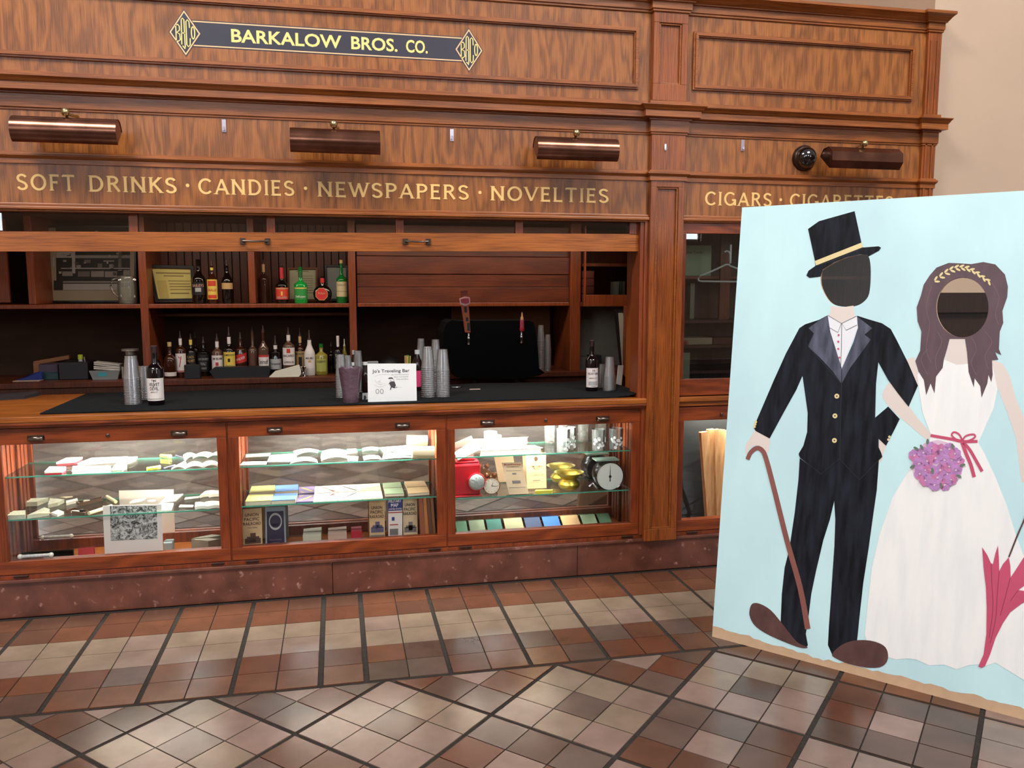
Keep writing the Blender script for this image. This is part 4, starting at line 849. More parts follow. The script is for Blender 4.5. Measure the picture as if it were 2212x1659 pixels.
# certificates and framed photograph
def framed(P, y, fw, fm, mm, label, cat, art=None, back=.02, tilt=0, mb_=None):
    """P: four pixel corners (tl,tr,br,bl) on plane y"""
    c = [at(*q, y) for q in P]; t = thing('framed_'+cat.replace(' ', '_'), tuple((c[2]+c[3])/2), label, cat)
    def L_(s, u): a = c[0].lerp(c[1], s); b_ = c[3].lerp(c[2], s); return a.lerp(b_, u)
    wd = (c[1]-c[0]).length; hg = (c[3]-c[0]).length; fs, fu = fw/wd, fw/hg
    mb = MB(); mb.prism([L_(0, 0), L_(1, 0), L_(1, 1), L_(0, 1)], (0, -back, 0), 0, [[L_(fs, fu), L_(1-fs, fu), L_(1-fs, 1-fu), L_(fs, 1-fu)]]); mb.build('frame', fm, t, bevel=.002)
    mb = MB(); ms = [mm]; mb.sheet([L_(fs, fu), L_(1-fs, fu), L_(1-fs, 1-fu), L_(fs, 1-fu)], 0, off=(0, -.004, 0), face=(0, -1, 0))
    if art:
        for k, (s0, u0, s1, u1, m) in enumerate(art):
            if m not in ms: ms.append(m)
            if isinstance(s0, str): continue
            mb.sheet([L_(s0, u0), L_(s1, u0), L_(s1, u1), L_(s0, u1)], ms.index(m), off=(0, -.0045-.0003*k, 0), face=(0, -1, 0))
    mb.build('picture', ms, t); return t, L_
CERT = lm('yellow certificate', C(204, 190, 110)); CERT2 = mat('certificate tint', C(186, 168, 96), .7); CLN = mat('certificate lines', C(140, 122, 76), .7)
art = [(.14, .2, .9, .24, CLN), (.3, .28, .75, .31, CLN), (.12, .42, .34, .9, CERT2), (.38, .42, .92, .44, CLN), (.4, .5, .88, .52, CLN), (.4, .57, .9, .59, CLN), (.4, .65, .9, .67, CLN), (.4, .75, .85, .78, CLN)]
framed([c4(85, 138), c4(530, 150), c4(545, 492), c4(165, 500)], 1.56, .022, mat('black wood frame', C(26, 18, 16), .35), CERT, 'yellow certificate in a tilted black frame at the left of the upper shelf', 'certificate', art)
PAPG = lm('grey green paper', C(150, 148, 118)); PLN = mat('faint lines', C(112, 108, 88), .7)
framed([c4(1420, 168), c4(1708, 166), c4(1708, 488), c4(1424, 486)], 1.62, .012, mat('thin gold frame', C(96, 56, 30), .35, metal=.4), PAPG, 'small pale certificate in thin gold brown frame behind bright green bottle', 'certificate', [(.3, .1, .7, .13, PLN)]+[(.5, .25+.07*k, .85, .265+.07*k, PLN) for k in range(8)])
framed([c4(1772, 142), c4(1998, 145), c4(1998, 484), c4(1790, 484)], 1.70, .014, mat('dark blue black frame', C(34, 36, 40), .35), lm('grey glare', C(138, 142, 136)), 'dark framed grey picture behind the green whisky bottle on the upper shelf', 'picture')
h1 = lambda x, y: (x/7.135, 530+y/7.135)
PH = {k: mat('photo grey %d' % k, C(k, k-6, k-12), .6) for k in (34, 60, 96, 130, 156)}
art = [(.17, .0, .93, .80, PH[34])]
ra = random.Random(9)
for (x0, y0, x1, y1, k) in ((860, -60, 1150, 190, 156), (1150, 150, 2010, 195, 130), (1100, 90, 1150, 430, 156), (930, 345, 2010, 360, 156), (950, 400, 1110, 470, 130), (1190, 400, 1375, 480, 96), (1395, 395, 1595, 485, 130), (1610, 400, 1800, 490, 130), (1820, 90, 1870, 340, 96), (960, 550, 2010, 575, 130), (960, 590, 1810, 688, 156), (820, 540, 960, 688, 34), (805, 180, 835, 330, 156), (1900, 380, 2010, 460, 130), (1290, 220, 1390, 270, 96), (1590, 230, 1760, 250, 130), (1680, 290, 1740, 345, 130), (1500, 280, 1570, 345, 96), (1170, 300, 1240, 345, 130)):
    s0, s1 = (x0-600)/(2110-600), (x1-600)/(2110-600); u0, u1 = (y0+300)/(880+300), (y1+300)/(880+300); art.append((s0, u0, s1, u1, PH[k]))
for k in range(60):
    s0 = ra.uniform(.2, .9); u0 = ra.uniform(.05, .62); art.append((s0, u0, s0+ra.uniform(.01, .04), u0+ra.uniform(.008, .03), PH[ra.choice([60, 96, 130, 156, 34])]))
t, L_ = framed([h1(600, -300), h1(2110, -300), h1(2110, 878), h1(618, 880)], 1.7, .012, mat('black picture frame', C(22, 16, 14), .4), lm('cream mount', C(150, 134, 110)), 'large framed black and white store photograph with cream mount behind the bar at left', 'photograph', art)
# glass pitcher in front of photograph
p = at(*h1(1975, 870), 1.47); RD = glass('ribbed glass', (.8, .84, .78, 1), 1.6, .1, .25, (.5, .5, .45, 1))
t = thing('glass_pitcher', (p.x, 1.47, ZS), 'ribbed clear glass pitcher with handle in front of the framed photograph', 'pitcher')
mb = MB(); seg = 40; o = 0; zt_ = at(*h1(1975, 480), 1.47).z
pr = [(.0005, ZS+.003), (.048, ZS+.002), (.052, ZS+.01), (.056, ZS+.1), (.052, zt_-.03), (.054, zt_), (.056, zt_+.004)]
for (r, z) in pr:
    for k in range(seg): rr = r*(1+(.03 if k % 2 else 0)); mb.v.append(Vector((p.x+rr*math.cos(2*PI*k/seg), 1.47+rr*math.sin(2*PI*k/seg), z)))
for i in range(len(pr)-1):
    for k in range(seg): mb.face((i*seg+k, i*seg+(k+1) % seg, (i+1)*seg+(k+1) % seg, (i+1)*seg+k))
mb.build('pitcher_body', RD, t, smooth=True)
mb = MB(); mb.tube([(p.x-.05, 1.47, zt_-.01), (p.x-.085, 1.47, zt_-.02), (p.x-.095, 1.47, zt_-.06), (p.x-.08, 1.47, zt_-.1), (p.x-.05, 1.47, zt_-.13)], .006); mb.build('handle', RD, t, smooth=True)
# ================================================================ THINGS ON THE COUNTER
ZM = .938
v5 = lambda x, y: (700+x/7.373, 720+y/7.373)
d4 = lambda x, y: (920+x/6.382, 600+y/6.382)
e6 = lambda x, y: (1220+x/4.739, 530+y/4.739)
f8 = lambda x, y: (x/7.373, 700+y/7.373)
CUP = glass('clear plastic cup', (.96, .96, .98, 1), 4.0, .14, .16, (1, 1, 1, 1))
def cup_mesh(name, H, r0, r1):
    mb = MB(); mb.lathe([(.0005, .001), (r0, 0), (r0+(r1-r0)*.5, H*.5), (r1, H*.965), (r1+.003, H*.97), (r1+.0035, H*.985), (r1+.003, H), (r1-.001, H)], (0, 0, 0), 20); o = mb.build(name, CUP, smooth=True); return o
def cup_stack(px, pbase, ptop, wpx, label, group, n, invert=True, y=None, zb0=ZM, H=.11, lean=0):
    """nested tumblers, rim down, stacked upwards"""
    p = atz(px, pbase, zb0) if y is None else at(px, pbase, y)
    top = at(px, ptop, p.y).z; r1 = wpx*depth(p)/FPX/2; r0 = r1*.72
    pitch = max(.002, (top-zb0-H)/(n-1)) if n > 1 else 0
    o = cup_mesh('plastic_cup', H, r0, r1); first = True
    for k in range(n):
        q = o if k == 0 else o.copy()
        if k: COL.objects.link(q)
        if invert: q.rotation_euler = (PI, 0, .3*k); q.location = (p.x+lean*k, p.y, zb0+k*pitch+H)
        else: q.rotation_euler = (0, 0, .3*k); q.location = (p.x+lean*k, p.y, zb0+k*pitch)
        tag(q, label, 'cup', group)
def stack2(*a, **k): return cup_stack(*a, **k)
cup_stack(288, 872, 768, 34, 'clear plastic cup in the left stack beside the wine bottle', 'cups in the stack left of the wine bottle', 17)
cup_stack(313, 862, 790, 26, 'clear plastic cup in the shorter stack hidden behind the left wine bottle', 'cups in the short stack behind the left wine bottle', 8)
cup_stack(957, 856, 754, 30, 'clear plastic cup in the wide stack beside the black dispenser', 'cups in the stack beside the black dispenser', 16)
cup_stack(925, 857, 748, 28, 'clear plastic cup in the stack just right of the white sign', 'cups in the stack right of the white sign', 15)
cup_stack(942, 846, 733, 22, 'clear plastic cup in the tall narrow stack behind the front two', 'cups in the tall rear stack', 12)
cup_stack(908, 842, 731, 20, 'clear plastic cup in the leaning rear stack near the soda bottle', 'cups in the leaning rear stack', 12, lean=.0006)
cup_stack(738, 858, 765, 24, 'clear plastic cup in the stack left of the purple vase', 'cups in the stack left of the purple vase', 14)
cup_stack(752, 852, 767, 22, 'clear plastic cup in the stack right behind the purple vase', 'cups in the stack behind the purple vase', 13)
cup_stack(775, 846, 757, 22, 'clear plastic cup in the stack between vase and white sign', 'cups in the stack between vase and sign', 13)
cup_stack(1316, 844, 770, 26, 'clear plastic cup in the stack right of the right-hand wine bottle', 'cups in the stack right of the right wine bottle', 14)
cup_stack(1301, 838, 786, 20, 'clear plastic cup in the low stack behind the right-hand wine bottle', 'cups in the low stack behind the right wine bottle', 7)
cup_stack(1168, 812, 702, 17, 'clear plastic cup in the tall stack right of the black dispenser', 'cups in the tall stack right of dispenser', 12, y=1.42, zb0=ZC)
cup_stack(1183, 806, 722, 15, 'clear plastic cup in the shorter stack right of the black dispenser', 'cups in the short stack right of dispenser', 9, y=1.42, zb0=ZC)
WINE = gm('wine black', C(16, 8, 12), .06)
def wine(px, base, top, wpx, label, tx):
    p = atz(px, base, ZM); z = at(px, top, p.y).z; q = (px, top)
    return bottle(px, top, wpx, p.y, ZM, 'wine_bottle', WINE, label, (.08, .46, 1.3, LW), ('cap', mat('dark red capsule', C(40, 18, 24), .4)), None, txt=tx, hb=.6, hs=.73, hn=.9, rn=.36, cat='wine bottle')
wine(332, 874, 747, 35, 'dark wine bottle with large white label beside the left cup stack', (('THE', .405, .44, .3, INK), ('VELVET', .33, .385, .62, INK), ('DEVIL', .26, .315, .5, INK), ('MERLOT', .215, .24, .4, GREY), ('WASHINGTON STATE', .1, .12, .95, GREY), ('#', .3, .44, .03, INK)))
wine(1279, 844, 735, 27, 'dark wine bottle with white label near the right end of the counter', (('THE', .39, .43, .25, INK), ('VELVET DEVIL', .33, .37, .95, INK), ('MERLOT', .25, .275, .7, GREY), ('#', .12, .2, .8, LGR), ('WINE', .09, .11, .4, INK)))
# purple pressed glass vase
p = atz(*v5(430, 1100), ZM); k_ = depth(p)/FPX/7.373; zt_ = at(*v5(415, 545), p.y).z
PUR = mat('mauve pressed glass', C(98, 76, 88), .18, bump=1.0, nscale=55, coat=.4)
t = thing('glass_vase', (p.x, p.y, ZM), 'mauve pressed glass vase flaring at the top, left of the white sign', 'vase')
H = zt_-ZM; mb = MB(); seg = 32; pr = [(.0005, 0), (118, 0), (124, .02), (132, .3), (150, .6), (170, .85), (184, .97), (186, 1.0), (178, 1.0), (160, .85), (.0005, .7)]
for (r, z) in pr:
    for k in range(seg): rr = r*k_*(1+(.04*math.cos(k*PI/2) if .9 > z > .3 else 0)); mb.v.append(Vector((p.x+rr*math.cos(2*PI*k/seg), p.y+rr*math.sin(2*PI*k/seg), ZM+z*H+(.003*math.cos(k*PI/2) if z > .95 else 0))))
for i in range(len(pr)-1):
    for k in range(seg): mb.face((i*seg+k, i*seg+(k+1) % seg, (i+1)*seg+(k+1) % seg, (i+1)*seg+k))
mb.build('vase_body', PUR, t, smooth=True)
# white bar sign
p = atz(*v5(1080, 1085), ZM); yS = p.y
cs = [at(*v5(x, y), yS) for x, y in ((690, 485), (1466, 483), (1478, 1078), (700, 1095))]
for q in (cs[2], cs[3]): q.z = ZM
t = thing('bar_sign', ((cs[0].x+cs[1].x)/2, yS, ZM), 'white card sign reading Jo\'s Traveling Bar standing on the counter', 'sign')
MB().prism([cs[3], cs[2], cs[1], cs[0]], (0, .008, 0)).build('sign_board', WHT, t)
mb = MB(); U = lambda x, y: at(*v5(x, y), yS-.0008)
def vt(s, x0, y0, x1, y1, m, **k):
    a, b_ = U(x0, y1), U(x1, y1); c_ = U(x0, y0); add_text(mb, s, (a.x, yS-.0008, a.z), (1, 0, 0), (0, 0, 1), 0, b_.x-a.x, 0, c_.z-a.z, m, **k)
vt("Jo's Traveling Bar", 768, 575, 1360, 645, 0, bold=.01); vt('by The Paramount', 1075, 652, 1350, 672, 1); vt('Best Cocktails', 1118, 686, 1340, 702, 1); vt('Soda and Beer', 1150, 722, 1345, 738, 1)
def sk(pts, w_, m): ribbon(mb, smoothloop(pts, 3, False), w_/7.373*depth(p)/FPX, lambda a, b_: Vector((a, yS-.001, b_)), m)
def skp(pl, w_, m): sk([(U(x, y).x, U(x, y).z) for x, y in pl], w_, m)
def blob(pl, m): mb.sheet([U(x, y)+Vector((0, -.0004, 0)) for x, y in pl], m, face=(0, -1, 0))
blob([(1018, 722), (1035, 705), (1075, 700), (1100, 712), (1098, 728), (1070, 720), (1045, 726)], 0); blob([(1080, 765), (1120, 765), (1145, 830), (1120, 875), (1080, 860), (1060, 905), (1050, 900), (1062, 850), (1040, 800), (1020, 815), (1045, 780)], 0)
blob([(1100, 725), (1120, 750), (1112, 755)], 0); skp([(1060, 735), (1070, 760), (1050, 765)], 5, 1); skp([(1110, 870), (1155, 865), (1160, 850)], 6, 0)
for pl in ([(805, 820), (860, 850), (930, 845), (1000, 815)], [(810, 740), (830, 780), (880, 760), (920, 800)], [(840, 790), (890, 815), (980, 800)], [(900, 745), (870, 790), (910, 830)], [(1150, 858), (1240, 860)], [(800, 690), (900, 655), (1050, 660)]): skp(pl, 3, 2)
for cx_ in (850, 920): skp([(cx_+24*math.cos(a*PI/6), 925+34*math.sin(a*PI/6)) for a in range(13)], 7, 1)
mb.build('sign_print', [mat('dark grey print', C(70, 66, 72), .6), GREY, mat('pale grey print', C(196, 190, 194), .6)], t)
MB().prism([(cs[0].x+.06, yS+.008, ZM), (cs[0].x+.1, yS+.008, ZM), (cs[0].x+.1, yS+.008, ZM+.12)], (0, .05, 0)).build('sign_easel', WHT, t)
# card holder
p = atz(*v5(745, 1075), ZM); x0, x1 = at(*v5(605, 1000), p.y).x, at(*v5(885, 1000), p.y).x; z1 = at(*v5(745, 950), p.y).z; zc = at(*v5(745, 1050), p.y).z
t = thing('card_holder', ((x0+x1)/2, p.y, ZM), 'small black holder with a white business card in front of the white sign', 'card holder')
MB().box(x0, x1, p.y-.012, p.y+.03, ZM, zc).build('holder_base', BLK, t, bevel=.002)
mb = MB(); mb.box(x0+.002, x1-.002, p.y, p.y+.006, zc-.006, z1, 0); add_text(mb, 'JO KING', (x0, p.y-.0006, 0), (1, 0, 0), (0, 0, 1), (x1-x0)*.55, (x1-x0)*.95, z1-.009, z1-.004, 1); add_text(mb, '555-0100', (x0, p.y-.0006, 0), (1, 0, 0), (0, 0, 1), (x1-x0)*.6, (x1-x0)*.95, zc+.004, zc+.01, 1)
mb.v = mb.v[:8]; mb.f = mb.f[:6]; mb.m = mb.m[:6]
def rq(x0_, x1_, z0_, z1_, m): quad(mb, x0_, x1_, z0_, z1_, p.y-.0006, m)
w_ = x1-x0; rq(x0+w_*.55, x0+w_*.93, z1-.007, z1-.005, 1); rq(x0+w_*.58, x0+w_*.93, zc+.004, zc+.008, 1)
mb.sheet([(x0+w_*a, p.y-.0006, zc+b_*(z1-zc)) for a, b_ in ((.08, .0), (.2, .0), (.25, .3), (.17, .7), (.1, .5))], 1, face=(0, -1, 0)); mb.build('business_card', [WHT, mat('dark grey print', C(70, 66, 72), .6)], t)
# mixers and straws behind the sign
COLA = gm('cola', C(34, 16, 18))
def mixer(px, capy, capx, y, label, lab=None, body=COLA, wpx=22):
    p = at(px, capy, y); r = wpx*depth(p)/FPX/2; H = p.z-ZM; t = thing('soda_bottle', (p.x, y, ZM), label, 'bottle')
    MB().lathe([(.0005, ZM), (r*.9, ZM), (r, ZM+.01), (r*.97, ZM+H*.55), (r*.8, ZM+H*.72), (r*.35, ZM+H*.88), (r*.33, ZM+H*.93)], (p.x, y, 0), 20).build('bottle_body', body, t, smooth=True)
    MB().lathe([(r*.42, ZM+H*.9), (r*.42, ZM+H), (.0005, ZM+H)], (p.x, y, 0), 16).build('cap', WHT, t, smooth=True)
    if lab: mb = MB(); cyl_label(mb, (p.x, y), r, ZM+H*.1, ZM+H*.5, 2.4, 0); mb.build('label', lab, t)
mixer(901, 756, 0, .5, 'soda bottle with white cap and pink label right of the white sign', mat('pink label', C(214, 66, 118), .5), wpx=25)
mixer(765, 757, 0, .62, 'dark soda bottle with white cap behind the left cup stacks', None, wpx=22)
mixer(761, 783, 0, .45, 'short soda bottle with white cap just above the vase rim', None, wpx=20)
mixer(789, 782, 0, .5, 'short white-capped bottle at the left edge of the white sign', None, wpx=24)
xw, = [at(*v5(775, 460), .55).x]; z_ = at(*v5(775, 445), .55).z
single(MB().box(xw-.03, xw+.03, .53, .57, ZM, z_), 'napkin_box', mat('grey translucent plastic', C(150, 148, 152), .3), 'low grey plastic box top showing over the white sign', 'box', bevel=.004)
pc = at(*v5(1325, 480), .52); ztop = at(*v5(1325, 350), .52).z
STM = [mat('straw '+n, c, .5) for n, c in (('green', C(120, 180, 90)), ('orange', C(226, 170, 110)), ('yellow', C(220, 210, 110)))]
t = thing('straw_cup', (pc.x, .52, ZM), 'cup of green and orange straws standing behind the white sign', 'straws')
MB().lathe([(.0005, ZM), (.022, ZM), (.027, ZM+.1)], (pc.x, .52, 0), 16).build('cup', CUP, t, smooth=True)
for k in range(9): a = k*2.4; r = .006+.011*(k % 3)/2; MB().tube([(pc.x+r*.6*math.cos(a), .52+r*.6*math.sin(a), ZM+.004), (pc.x+r*1.1*math.cos(a), .52+r*1.1*math.sin(a), ztop-.002*(k % 3))], .0032, 8).build('straw', STM[k % 3], t)
q = at(*v5(1050, 470), 1.5); mb = MB(); mb.ball((q.x, 1.5, ZC+.0), .09, 0, 20, 1.0); mb.v = [Vector((v.x, v.y, max(ZC, ZC+(v.z-ZC)*1.15))) for v in mb.v]
mb.box(q.x-.05, q.x+.05, 1.36, 1.43, ZC, ZC+.008); single(mb, 'dark_hat', BLK, 'black rounded cap lying on the back counter behind the white sign', 'cap', smooth=True)
# beer dispenser
t = thing('beer_dispenser', at(1065, 815, 1.12), 'black draped beer dispenser with two tap handles on a thin stand', 'beer dispenser')
yD = 1.05; pts = [(235, 760), (290, 620), (330, 600), (360, 585), (440, 598), (1430, 592), (1480, 615), (1505, 690), (1525, 820), (1545, 1000), (1560, 1250), (1640, 1310), (1560, 1350), (1350, 1385), (1060, 1392), (560, 1385), (420, 1370), (355, 1310), (350, 1000), (245, 960)]
DRP = mat('black fabric cover', C(9, 9, 11), .9, bump=.2, nscale=12, spec=.1)
mb = MB(); mb.prism([at(*d4(x, y), yD) for x, y in pts], (0, .3, 0)); mb.build('box_cover', DRP, t, bevel=.008)
for (xa_, ya_, xb_, yb_) in ((640, 1380, 700, 1480), (1200, 1380, 1320, 1490)):
    a_, b_ = at(*d4(xa_, ya_), yD+.08), at(*d4(xb_, yb_), yD+.02); k9 = (b_.x-a_.x)/max(.02, a_.z-b_.z); e_ = Vector((a_.x+k9*.35*(a_.z-.02), a_.y, .01)); b_ = Vector((a_.x+k9*(a_.z-b_.z), a_.y, b_.z))
    mb = MB(); mb.tube([a_+Vector((0, 0, .02)), b_, e_], .013, 8); mb.build('stand_leg', BLK, t)
MB().tube([at(*d4(700, 1380), yD+.2), at(*d4(700, 1380), yD+.2)-Vector((0, 0, .95))], .01, 8).build('stand_leg', BLK, t)
MB().tube([at(*d4(1250, 1380), yD+.2), at(*d4(1250, 1380), yD+.2)-Vector((0, 0, .95))], .01, 8).build('stand_leg', BLK, t)
TAPW = mat('orange wood tap', C(170, 84, 42), .5); 
def tp(pl, y, th, m, mb): mb.prism([at(*d4(x, z), y) for x, z in pl], (0, th, 0), m)
mb = MB(); tp([(495, 385), (590, 385), (612, 752), (545, 752)], yD-.06, .02, 0, mb)
for k, (s, a, b_) in enumerate((('RED', 400, 480), ('ALE', 545, 600), ('BEER', 620, 730))):
    c0 = at(*d4(532+20*k, b_), yD-.0608); c1 = at(*d4(575+12*k, a), yD-.0608); mb.sheet([(c0.x, yD-.0608, c0.z), (c0.x+.016, yD-.0608, c0.z), (c0.x+.014, yD-.0608, c1.z), (c0.x-.002, yD-.0608, c1.z)], 1, face=(0, -1, 0))
hd = mb.build('tap_handle', [TAPW, LINE], t, bevel=.001, label='orange wooden tap handle with pink crest')
mb = MB(); tp([(462, 285), (540, 262), (605, 268), (612, 355), (560, 385), (525, 385), (475, 365)], yD-.068, .008, 0, mb); tp([(478, 298), (540, 280), (592, 284), (598, 345), (545, 360), (490, 345)], yD-.07, .002, 1, mb)
mb.build('tap_badge', [mat('pink white badge', C(226, 180, 184), .5), mat('crimson badge', C(176, 60, 84), .5)], hd)
mb = MB(); tp([(478, 180), (575, 172), (575, 262), (490, 270)], yD-.06, .012, 0, mb); mb.build('tap_top', mat('dull red brown tap top', C(112, 50, 34), .5), hd)
a_ = at(*d4(1325, 640), yD-.05); mb = MB(); s_ = depth(a_)/FPX/6.382
mb.lathe([(.0005, a_.z-100*s_), (30*s_, a_.z-95*s_), (34*s_, a_.z-60*s_), (30*s_, a_.z-48*s_)], (a_.x, yD-.05, 0), 16, 1)
mb.lathe([(28*s_, a_.z-48*s_), (29*s_, a_.z+20*s_), (24*s_, a_.z+60*s_)], (a_.x, yD-.05, 0), 16, 2); mb.lathe([(24*s_, a_.z+60*s_), (20*s_, a_.z+95*s_), (12*s_, a_.z+110*s_), (12*s_, a_.z+130*s_), (3*s_, a_.z+165*s_), (.0005, a_.z+166*s_)], (a_.x, yD-.05, 0), 16, 0)
mb.build('tap_handle', [mat('tan tap figure', C(206, 150, 100), .4), mat('red tap base', C(170, 26, 44), .4), mat('crimson badge', C(176, 60, 84), .5)], t, smooth=True, label='rounded tan and red tap handle with pointed tip')
CHR = mat('chrome', C(190, 190, 195), .12, metal=1)
for (x, y) in ((590, 760), (1318, 745)):
    a_ = at(*d4(x, y), yD-.05); mb = MB(); mb.lathe([(.0005, a_.z), (.007, a_.z), (.007, a_.z-.02), (.011, a_.z-.028), (.011, a_.z-.04), (.007, a_.z-.048), (.009, a_.z-.07), (.0005, a_.z-.07)], (a_.x, yD-.05, 0), 14); mb.tube([(a_.x, yD-.05, a_.z-.034), (a_.x, yD+.01, a_.z-.05)], .009); mb.build('faucet', CHR, t, smooth=True)
# small things around the dispenser
a_ = at(*d4(675, 1545), .3); q = atz(*d4(675, 1545), ZM); single(MB().box(q.x-.03, q.x+.03, q.y-.008, q.y+.008, ZM+.001, ZM+.005), 'bottle_opener', mat('worn tan metal', C(190, 160, 145), .4, metal=.3), 'thin tan bar lying on the black mat below the dispenser', 'bottle opener', bevel=.001)
q = atz(*d4(430, 1520), ZM); mb = MB(); mb.tube([(q.x-.03, q.y, ZM+.004), (q.x, q.y-.008, ZM+.005), (q.x+.025, q.y+.004, ZM+.004), (q.x+.03, q.y+.014, ZM+.004)], .003); single(mb, 'wire_corkscrew', CHR, 'small silver wire opener on the mat right of the cup stacks', 'corkscrew', smooth=True)
q = at(*d4(465, 1450), 1.3); single(MB().lathe([(.0005, ZC), (.014, ZC), (.014, ZC+.06), (.0005, ZC+.06)], (at(*d4(465, 1450), 1.42).x, 1.42, 0), 16), 'brass_tube', mat('warm brass', C(200, 130, 40), .3, metal=.8), 'short brass fitting standing on the back counter left of the dispenser', 'fitting', smooth=True)
# ================================================================ LEFT BACK COUNTER CLUTTER
def bx_at(name, x0, x1, yt, yb, y, th, m, label, cat, mp=f8, **k):
    a_, b_ = at(*mp(x0, (yt+yb)/2), y), at(*mp(x1, (yt+yb)/2), y); z1 = at(*mp((x0+x1)/2, yt), y).z; z0 = max(ZC, at(*mp((x0+x1)/2, yb), y).z) if k.pop('float', 0) else ZC
    return single(MB().box(a_.x, b_.x, y, y+th, z0, z1), name, m, label, cat, **dict(dict(bevel=.004), **k))
NVB = mat('dark crate plastic', C(26, 20, 26), .5)
bx_at('storage_bin', 935, 1400, 610, 930, 1.48, .2, NVB, 'black plastic bin holding small bottles on the left back counter', 'bin')
bx_at('food_tub', 650, 930, 770, 930, 1.5, .14, mat('teal tub', C(34, 62, 66), .3), 'dark teal plastic tub beside the black bin', 'tub')
bx_at('plastic_tub', 615, 920, 640, 770, 1.55, .12, mat('dull violet lid', C(66, 48, 66), .4), 'violet-lidded tub stacked on the teal tub', 'tub', float=1)
bx_at('snack_bag', 530, 640, 620, 850, 1.66, .06, mat('tan orange bag', C(140, 88, 50), .6), 'tan orange bag standing behind the tubs', 'bag')
mb = MB(); a_, b_ = at(*f8(560, 620), 1.72), at(*f8(1130, 520), 1.72); mb.obox((a_+b_)/2, (b_-a_)/2, (0, .04, 0), (0, 0, .014)); mb.box((a_.x+b_.x)/2-.01, (a_.x+b_.x)/2+.01, 1.70, 1.74, ZC, (a_.z+b_.z)/2)
single(mb, 'bread_bag', mat('tan orange bag', C(140, 88, 50), .6), 'long tan wrapped packet lying slanted over the tubs', 'bag', bevel=.006)
bx_at('cutting_board', 195, 620, 905, 950, 1.42, .16, mat('cream plastic board', C(190, 166, 140), .5), 'cream cutting board edge at the left end of the back counter', 'cutting board', float=1)
mb = MB(); a_, b_ = at(*f8(330, 880), 1.46), at(*f8(650, 830), 1.46); mb.prism([(a_.x, 1.46, ZC+.012), (b_.x, 1.46, ZC+.012), (b_.x, 1.46, ZC+.05), (a_.x+.05, 1.46, ZC+.035)], (0, .1, 0)); single(mb, 'folded_cloth', mat('royal blue cloth', C(30, 46, 120), .8), 'folded blue cloth lying on the cream cutting board', 'cloth', bevel=.006)
q = at(*f8(1280, 550), 1.55); t = thing('marker_bottle', (q.x, 1.55, at(*f8(1280, 610), 1.55).z-.0), 'small bottle with yellow green cap sticking out of the black bin', 'bottle')
zz = at(*f8(1280, 610), 1.55).z; MB().lathe([(.0005, zz-.05), (.012, zz-.05), (.012, zz+.02), (.0005, zz+.02)], (q.x, 1.55, 0), 14).build('bottle_body', LGR, t, smooth=True); MB().lathe([(.0005, zz+.02), (.015, zz+.02), (.015, zz+.048), (.0005, zz+.05)], (q.x, 1.55, 0), 14).build('cap', mat('yellow green cap', C(170, 180, 50), .4), t, smooth=True)
q = at(*f8(1350, 560), 1.55); single(MB().lathe([(.0005, zz-.05), (.006, zz-.05), (.006, zz+.035), (.0005, zz+.035)], (q.x, 1.55, 0), 10), 'corkscrew_handle', CHR, 'slim silver tool standing in the black bin', 'tool', smooth=True)
# clear tub with papers
x0, x1 = at(*f8(1420, 850), 1.45).x, at(*f8(1900, 850), 1.45).x; z1 = at(*f8(1650, 740), 1.45).z
t = thing('plastic_tub', ((x0+x1)/2, 1.5, ZC), 'clear plastic tub filled with white packets on the left back counter', 'tub')
MB().prism([(x0+.02, 1.45, ZC), (x1-.01, 1.45, ZC), (x1, 1.45, z1), (x0, 1.45, z1)], (0, .12, 0)).build('tub_body', glass('cloudy tub', (.8, .85, .85, 1), 1, .2, .45, (.45, .47, .47, 1)), t)
mb = MB(); quad(mb, x0+.05, x1-.07, ZC+.02, z1-.012, 1.449, 0); mb.build('tub_sticker', mat('turquoise sticker', C(60, 150, 160), .6), t)
rq_ = random.Random(2)
for k in range(4):
    a_ = at(*f8(1720, 700-22*k), 1.5); mb = MB(); an = rq_.uniform(-.25, .15); u = Vector((math.cos(an), 0, -abs(math.sin(an))*.6))
    mb.obox((a_.x, 1.51, z1+.006+.011*k), u*.075, (0, .04, 0), (0, 0, .004)); single(mb, 'sugar_packet', lm('dim white', C(196, 188, 178)), 'white paper packet on top of the clear tub', 'packet', 'packets piled on the clear tub')
bx_at('note_card', 1940, 2015, 680, 920, 1.5, .004, lm('dim white', C(196, 188, 178)), 'narrow white card standing between the tub and the cup stack', 'card', bevel=0)
q = at(*f8(2070, 410), 1.45); t = thing('blender_jar', (q.x, 1.45, ZC), 'round-lidded jar rising behind the left cup stack', 'jar')
zt_ = q.z; MB().lathe([(.0005, ZC), (.045, ZC), (.04, zt_-.06), (.028, zt_-.03)], (q.x, 1.45, 0), 20).build('jar_body', glass('dim jar glass', (.5, .5, .5, 1), 1.5, .1, .2, (.4, .4, .4, 1)), t, smooth=True); MB().lathe([(.028, zt_-.03), (.028, zt_-.008), (.05, zt_-.006), (.05, zt_+.006), (.0005, zt_+.008)], (q.x, 1.45, 0), 24).build('lid', mat('brushed grey lid', C(150, 140, 130), .35, metal=.5), t, smooth=True)
a_, b_ = atz(0, 865, ZM), atz(85, 852, ZM)
